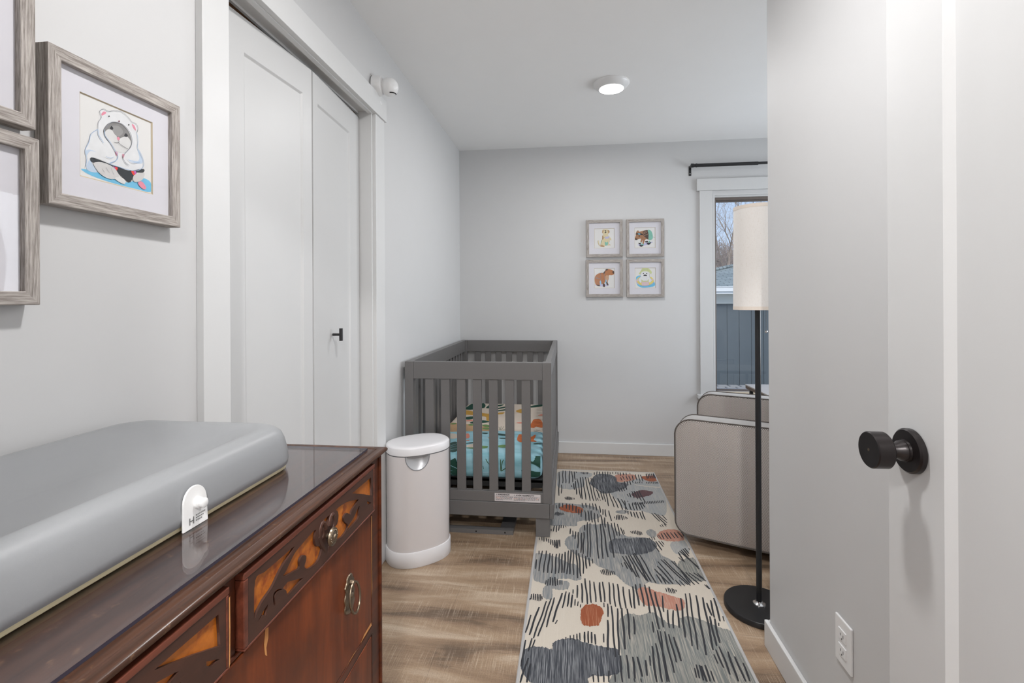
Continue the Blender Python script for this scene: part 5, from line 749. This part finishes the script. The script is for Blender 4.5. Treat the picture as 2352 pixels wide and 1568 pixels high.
pc=obj('pull_chain',bm,'brass',t,smooth=True)
bm=B(); bmesh.ops.create_uvsphere(bm,u_segments=16,v_segments=10,radius=.0055,matrix=Matrix.Translation((cx_,cy_,1.067))); obj('chain_ball',bm,'chrome',pc,smooth=True)
# ================================================================ SIDE TABLE
t=thing('side_table',(1.40,3.31,0),'side table with pale top and dark edge behind armchair by window','table')
TX0,TX1,TY0,TY1=1.22,1.62,3.12,3.50
bobj('table_top',(TX0,TX1,TY0,TY1,.592,.600),'tabletop',t,.001); bobj('table_edge',(TX0+.002,TX1-.002,TY0+.002,TY1-.002,.572,.592),'walnut',t,.001,label='dark walnut edge band')
for x in (TX0+.02,TX1-.04):
    for y in (TY0+.02,TY1-.04): bobj('leg',(x,x+.02,y,y+.02,0,.572),'blackmetal',t,.001)
# ================================================================ DRESSER
t=thing('wooden_dresser',(-.63,.515,0),'old dark mahogany dresser with carved fretwork drawers under the changing pad','dresser')
DX,DY0,DY1,DZ=-.392,.068,.962,.8835
DB=XL+.002
# carcass
bm=B(); box(bm,DB,DX-.004,DY0+.004,DY1-.004,.10,DZ-.0136); obj('body',bm,'mahog',t,bevel=.002)
bm=B()
for y0,y1 in ((DY0,DY0+.047),(DY1-.047,DY1),(.505,.527)): box(bm,DX-.018,DX+(.0 if y0!=.505 else -.002),y0,y1,.10 if y0!=.505 else .770,DZ-.0136)
box(bm,DX-.018,DX+.001,DY0+.04,DY1-.04,.7685,.7735); box(bm,DX-.018,DX+.001,DY0+.04,DY1-.04,.527,.545); box(bm,DX-.018,DX+.001,DY0+.04,DY1-.04,.285,.303); box(bm,DX-.018,DX+.001,DY0+.04,DY1-.04,.09,.12)
obj('face_frame',bm,'mahog',t,bevel=.0025)
for y in (DY0+.006,DY1-.006):
    bm=B(); lathe(bm,[(.004,.10),(.004,DZ-.0136)],(DX+.0005,y,0),n=10); obj('corner_bead',bm,'mahog',t,smooth=True)
for y0 in (DY0+.01,DY1-.06):
    for x0 in (DB+.01,DX-.06): bobj('leg',(x0,x0+.05,y0,y0+.05,0,.10),'mahog',t,.004)
# moulded top: profile swept round front and ends
TXF,TYE=-.380,.974
prof=[(-.030,DZ-.0135),(-.010,DZ-.0135),(-.007,DZ-.0115),(-.004,DZ-.0100),(-.0012,DZ-.0080),(0,DZ-.0050),(-.0012,DZ-.0018),(-.0045,DZ),(-.010,DZ+.0001),(-.0165,DZ-.0006),(-.0185,DZ-.0026),(-.0205,DZ-.0008),(-.024,DZ),(-.032,DZ)]
bm=B(); rings=[]
for d,z in prof:
    rings.append([(DB,DY0-.012-d,z),(TXF+d,DY0-.012-d,z),(TXF+d,TYE+d,z),(DB,TYE+d,z)])
rloft(bm,rings); obj('dresser_top',bm,'mahogtop',t,smooth=50)
# small drawers with fretwork
def curve_plate(outer,holes,fn,thick,name,m,parent):
    c=bpy.data.curves.new('c','CURVE'); c.dimensions='2D'; c.fill_mode='BOTH'; c.extrude=thick/2; c.bevel_depth=.0
    for P in [outer]+holes:
        s_=c.splines.new('POLY'); s_.points.add(len(P)-1); s_.use_cyclic_u=True
        for i,p in enumerate(P): s_.points[i].co=(p[0],p[1],0,1)
    co_=bpy.data.objects.new('c',c); COL.objects.link(co_); dg=bpy.context.evaluated_depsgraph_get(); me=bpy.data.meshes.new_from_object(co_.evaluated_get(dg))
    bm=B(); bm.from_mesh(me)
    bpy.data.objects.remove(co_); bpy.data.curves.remove(c); bpy.data.meshes.remove(me)
    for v in bm.verts: v.co=Vector(fn(v.co.x,v.co.y,v.co.z))
    return obj(name,bm,m,parent)
def small_drawer(y0,y1,z0,z1,label):
    xf=DX+.004
    bm=B(); box(bm,DX-.02,xf,y0,y1,z0,z1); d=obj('drawer',bm,'veneer',t,label=label)
    w=.011; bm=B()
    for b in ((y0-.002,y1+.002,z1-.0078,z1+.001),(y0-.002,y1+.002,z0-.001,z0+.002),(y0-.002,y0+w*.55,z0+.0021,z1-.0079),(y1-w*.3,y1+.001,z0+.0021,z1-.0079)):
        box(bm,DX-.02,xf+.0045,b[0],b[1],b[2],b[3])
    obj('drawer_lip',bm,'lip',d,bevel=.002)
    a0,a1,c0,c1=y0+w*.5,y1-w*.3,z0+.0015,z1-.0072
    holes=[[(a0+p[0]*(a1-a0),c1-p[1]*(c1-c0)) for p in (smooth_poly(h,4) if len(h)>6 else h)] for h in FRETWORK]
    curve_plate([(a0,c0),(a1,c0),(a1,c1),(a0,c1)],holes,lambda a,b,c_:(xf+.0018+c_,a,b),.0034,'fretwork','fret',d)
    # carved scroll relief beside the knob
    ky=(y0+y1)/2+.006; kz=(z0+z1)/2-.006
    bm=B()
    for sg in (-1,1):
        sp=[]
        for i in range(22):
            a=i*.42; r=.0165*(1-i/26); sp.append((xf+.0022,ky+sg*(.016)+sg*r*.62*math.cos(a)*-1,kz+.014+r*math.sin(a)*1.0))
        tube(bm,sp,[.0042-.0024*i/21 for i in range(22)],8)
        tube(bm,[(xf+.0016,ky+sg*.026,kz+.012),(xf+.0016,ky+sg*.018,kz-.004),(xf+.0016,ky+sg*.006,kz-.020),(xf+.0016,ky+sg*.001,kz-.030)],[.0036,.0044,.0036,.0014],8)
    obj('carved_scroll',bm,'fret',d,smooth=True)
    bm=B(); lathe(bm,[(.0045,0),(.0045,.010),(.0135,.0105),(.0145,.012),(.0135,.0145),(.0118,.0138),(.0108,.0152),(.0088,.0142),(.0070,.0158),(.0045,.0162),(.0035,.0180),(.0012,.0188)],(xf,ky,kz),(1,0,0),n=36)
    for i in range(16):
        a=2*math.pi*i/16; bmesh.ops.create_icosphere(bm,subdivisions=1,radius=.0011,matrix=Matrix.Translation((xf+.0148,ky+.0098*math.cos(a),kz+.0098*math.sin(a))))
    obj('drawer_knob',bm,'brass',d,smooth=True,label='round antique brass knob with rosette')
    return d
small_drawer(.529,.912,.775,.8665,'right top drawer with orange veneer behind dark fretwork')
small_drawer(.118,.501,.775,.8665,'left top drawer with orange veneer behind dark fretwork')
def pull(y,z,xf,parent):
    bm=B(); out=smooth_poly([(0,.036),(.006,.034),(.008,.026),(.012,.020),(.010,.010),(.013,0),(.011,-.010),(.013,-.018),(.010,-.026),(.006,-.030),(0,-.033),(-.006,-.030),(-.010,-.026),(-.013,-.018),(-.011,-.010),(-.013,0),(-.010,.010),(-.012,.020),(-.008,.026),(-.006,.034)],3)
    rloft(bm,[[(xf,y+p[0]*1.5,z+p[1]) for p in out],[(xf+.0018,y+p[0]*1.45,z+p[1]*.97) for p in out],[(xf+.0032,y+p[0]*1.15,z+p[1]*.85) for p in out]])
    lathe(bm,[(.007,.002),(.006,.006),(.004,.008),(.0015,.009)],(xf,y,z),(1,0,0),n=20)
    bk=obj('pull_plate',bm,'brass',parent,smooth=40,label='ornate antique brass back plate')
    bm=B(); lathe(bm,[(.0045,0),(.005,.006),(.0035,.010)],(xf,y,z+.022),(1,0,0),n=14)
    tube(bm,[(xf+.006+.010*math.sin(a)**2 if False else xf+.008+.006*(1-math.cos(a))/2,y+.019*math.sin(a),z-.004+.026*math.cos(a)) for a in [2*math.pi*i/28 for i in range(28)]],.0021,8,closed=True)
    obj('pull_ring',bm,'brass',parent,smooth=True,label='hanging oval brass bail')
def big_drawer(z0,z1,label,chips=False):
    bm=B(); box(bm,DX-.02,DX+.001,DY0+.050,DY1-.050,z0,z1); d=obj('drawer',bm,'mahogv',t,bevel=.002,label=label)
    for y in (.22,.815): pull(y,(z0+z1)/2+.010,DX+.001,d)
    if chips:
        xx=DX+.0013
        fn=lambda a,b:(xx,a,b)
        for P in ([(DY1-.0500,.764),(DY1-.0475,.763),(DY1-.0470,.70),(DY1-.0478,.66),(DY1-.0466,.62),(DY1-.0495,.60),(DY1-.0500,.68)],
                  [(.577,.7675),(.5835,.766),(.583,.752),(.579,.742),(.5805,.730),(.576,.735),(.574,.750)],
                  [(.46,.767),(.468,.767),(.466,.745),(.4635,.735),(.460,.748)],
                  [(.860,.5475),(.875,.553),(DY1-.053,.5545),(DY1-.051,.5475)],[(.80,.5475),(.83,.5495),(.845,.5475)]):
            bm=B(); flat_poly(bm,P,fn,0); obj('veneer_chip',bm,'chip',d,recalc=False,label='bare orange wood where veneer has chipped')
big_drawer(.5465,.767,'wide plain mahogany drawer with brass pulls',True); big_drawer(.3045,.5255,'second wide drawer below the chipped one'); big_drawer(.1215,.2835,'lowest wide drawer')
bm=B(); xx=DX+.0125
for P in ([(.501,.855),(.5028,.856),(.503,.82),(.5024,.78),(.5005,.775),(.5012,.81)],[(.531,.774),(.545,.7745),(.56,.7742),(.56,.7733),(.531,.7730)]): flat_poly(bm,P,lambda a,b:(DX+.0012 if a>.52 else DX+.0088,a,b),0)
obj('worn_edge',bm,'chip',t,recalc=False,label='worn pale edge beside the top drawers')
# clear glass sheet lying on the top
bm=B(); box(bm,DB+.004,TXF-.031,DY0+.012,TYE-.031,DZ+.0006,DZ+.0044)
bm.normal_update()
for f in bm.faces: f.material_index=0 if abs(f.normal.z)>.5 else 1
tag(obj('glass_sheet',bm,['topglass','glassedge']),'clear glass sheet covering the wooden dresser top','glass sheet')
# ================================================================ CHANGING PAD
PZ=DZ+.0046
PX0,PX1,PY0,PY1=-.852,-.503,.02,.850
def pad_ring(ins,z,p=5.0,n=96,sag=0):
    return rrect(PX0+ins,PX1-ins,PY0+ins,PY1-ins,max(.052-ins*.25,.02) if ins<.06 else .045,z,14)
    cx_,cy_=(PX0+PX1)/2,(PY0+PY1)/2; a,b=(PX1-PX0)/2-ins,(PY1-PY0)/2-ins; out=[]
    for i in range(n):
        th=2*math.pi*i/n; c_,s_=math.cos(th),math.sin(th); k=(abs(c_)**p+abs(s_)**p)**(-1/p)
        x,y=cx_+a*k*c_,cy_+b*k*s_
        zz=z-sag*(1-((x-cx_)/((PX1-PX0)/2))**2)*(abs(s_*k)**2) if sag else z
        out.append((x,y,zz))
    return out
t=thing('changing_pad',((PX0+PX1)/2,(PY0+PY1)/2,PZ),'thick grey contoured changing pad lying on the glass-topped dresser','changing pad')
bm=B(); H_=.095
R=[(.020,0.0025,0),(.008,.0035,0),(.0015,.010,0),(0,.022,0),(.002,.042,0),(.005,.060,0),(.009,.073,0),(.016,.082,0),(.025,.0865,0),(.036,.0865,0),(.050,.081,0),(.066,.071,0),(.084,.060,0),(.104,.051,0),(.126,.046,0)]
rings=[pad_ring(i,PZ+z*.90,5.0 if i<.05 else 4.2,96,s_) for i,z,s_ in R]
rloft(bm,rings); obj('pad_body',bm,'pad',t,smooth=70)
bm=B(); rloft(bm,[pad_ring(.021,PZ,5),pad_ring(.006,PZ+.0005,5),pad_ring(.0035,PZ+.0025,5),pad_ring(.004,PZ+.0075,5),pad_ring(.02,PZ+.009,5)]); obj('pad_seam',bm,'padedge',t,smooth=60,label='yellowed seam round the bottom edge')
# white tab
bm=B(); ty=.592; out=[]
for i in range(17):
    a=math.pi*i/16; out.append((-.0205*math.cos(a),.032+.0225*math.sin(a)))
out=[(-.0215,.0)]+out+[(.0215,.0)]
def tb(a,b,n_): return Vector((PX1+.0012-(.0025*max(0,(b-.02)/.04)) +n_,ty+a,PZ+b))
rloft(bm,[[tb(a,b,-.001) for a,b in out],[tb(a,b,.0018) for a,b in out]])
tabo=obj('strap_tab',bm,'tagwhite',t,bevel=.0006,label='white rounded tab with a snap button')
bm=B(); lathe(bm,[(.0075,0),(.0075,.004),(.0055,.0045),(.0055,.008),(.0065,.0085),(.0065,.0105),(.005,.0115)],tb(.004,.030,.0015),(1,0,.05),n=28); obj('snap_button',bm,'tagwhite',tabo,smooth=True)
bm=B(); text_mesh('H',.0135,lambda a,b:tb(-.013+a,.006+b,.0022),0,bm)
for k_,w_ in ((0,.015),(1,.013),(2,.009)):
    z=.0145-.0035*k_; x=-.001
    while x<w_: q4(bm,[tb(x,z,.0022),tb(x+.0022,z,.0022),tb(x+.0022,z+.0013,.0022),tb(x,z+.0013,.0022)]); x+=.0029
obj('tab_print',bm,'inkgrey',tabo,recalc=False,label='letter H and small grey print')
# ================================================================ OUTDOORS
bm=B(); box(bm,-14,30,4.2,60,-1.25,-1.05); o=struct('ground_outside',bm,'gravel',label='gravel yard outside the window')
t=thing('garage',(6,14,-1.05),'grey board-sided garage with shingle roof seen through the window','garage')
GY=13.0; GX0,GX1=2.3,10.5
bm=B()
x=GX0
while x<GX1:
    box(bm,x,x+.285,GY,GY+.12,-1.05,1.08); box(bm,x+.285,x+.30,GY+.015,GY+.12,-1.05,1.08); x+=.30
box(bm,GX0,GX1,GY+.12,GY+6,-1.05,1.08); obj('siding',bm,'siding',t)
bobj('frieze',(GX0-.05,GX1,GY-.06,GY+.1,1.08,1.36),'cream_wall',t,0)
bm=B(); box(bm,GX0-.4,GX1,GY-.34,GY-.22,1.40,1.52); box(bm,GX0-.4,GX1,GY-.30,GY-.22,1.33,1.40); box(bm,GX0-.4,GX1,GY-.22,GY+6,1.36,1.42); obj('gutter',bm,'gutter',t)
bm=B(); e0=(GX0-.45,GY-.35,1.5); e1=(GX1,GY-.35,1.5); e2=(GX1,GY+6.5,1.5); e3=(GX0-.45,GY+6.5,1.5); ra=(GX0+3.0,GY+3.1,2.25); rb=(GX1,GY+3.1,2.25)
q4(bm,[e0,e1,rb,ra]); q4(bm,[e3,e0,ra]); q4(bm,[e2,e3,ra,rb]); obj('roof',bm,'shingle',t)
bm=B(); tube(bm,[Vector(e0)+Vector((0,0,.03)),Vector(ra)+Vector((0,0,.03))],.06,6); obj('hip_ridge',bm,'shingle',t)
# paver strip
t=thing('paver_border',(3.6,11.2,-1.05),'curved row of grey paving stones at the foot of the garage','paving')
bm=B()
for r in range(4):
    x=2.2+.1*r
    while x<6.5:
        w=random.uniform(.24,.32); yy=12.2-.24*r-.02*(x-4)**2; box(bm,x,x+w-.03,yy,yy+.21,-1.05,-.92+.0*r); x+=w
obj('paver',bm,'stone',t,bevel=.02)['kind']='stuff'
def tree(x,y,h,seed,label,cat='tree',lean=.1,r0=.16,depth=6,kids=3):
    r_=random.Random(seed); bm=B()
    def grow(p,d,L,r,lv):
        pts=[p]; rad=[r]; n_=4
        for i in range(n_):
            d=(d+Vector((r_.uniform(-.16,.16),r_.uniform(-.16,.16),r_.uniform(-.05,.10)))).normalized(); p=p+d*L/n_; pts.append(p); rad.append(r*(1-.5*(i+1)/n_))
        tube(bm,pts,rad,5 if lv<2 else 3,caps=False)
        if lv>=depth: return
        for k in range(kids if lv else kids+1):
            i=r_.choice((2,3,4)); q=pts[i]; a=r_.uniform(0,6.28); _,u,w=frame_of(d); sp=r_.uniform(.45,.95)
            nd=(d+(u*math.cos(a)+w*math.sin(a))*sp+Vector((0,0,.12))).normalized(); grow(q,nd,L*r_.uniform(.62,.82),rad[i]*.68,lv+1)
    grow(Vector((x,y,-1.05)),Vector((lean,0,1)),h*.30,r0,0)
    return tag(obj('bare_tree',bm,'bark',smooth=False,recalc=False),label,cat,'leafless trees beyond the garage')
tree(7.6,24,11,3,'large leafless tree with a forked trunk seen through the window',r0=.24,lean=-.05,depth=7)
tree(10.6,29,13,8,'leafless tree right of the forked one beyond the garage',r0=.24,lean=.04,depth=7)
tree(11.2,36,15,21,'tall leafless tree far beyond the garage',r0=.22,depth=7)
tree(13.4,34,14,5,'slender leafless tree far beyond, right of the tall one',r0=.25)
tree(8.6,40,14,17,'distant leafless tree seen left through the window',r0=.25,lean=.02)
# brushy undergrowth behind the garage
bm=B(); r_=random.Random(9)
for k in range(4200):
    x=r_.uniform(9,20); y=r_.uniform(38,46); h=r_.uniform(3.5,7.2); p=Vector((x,y,-1)); d=Vector((r_.uniform(-.35,.35),0,1)).normalized()
    u=Vector((.03,0,0)); q=p+d*h
    bm.faces.new([bm.verts.new(v) for v in (p-u,p+u,q+u*.3,q-u*.3)])
    for j in range(2):
        s0=p+d*h*r_.uniform(.4,.9); s1=s0+Vector((r_.uniform(-.9,.9),0,r_.uniform(.2,1))); bm.faces.new([bm.verts.new(v) for v in (s0-u*.6,s0+u*.6,s1)])
o=tag(obj('bare_brush',bm,'twig',recalc=False),'brown leafless undergrowth behind the garage','undergrowth'); o['kind']='stuff'
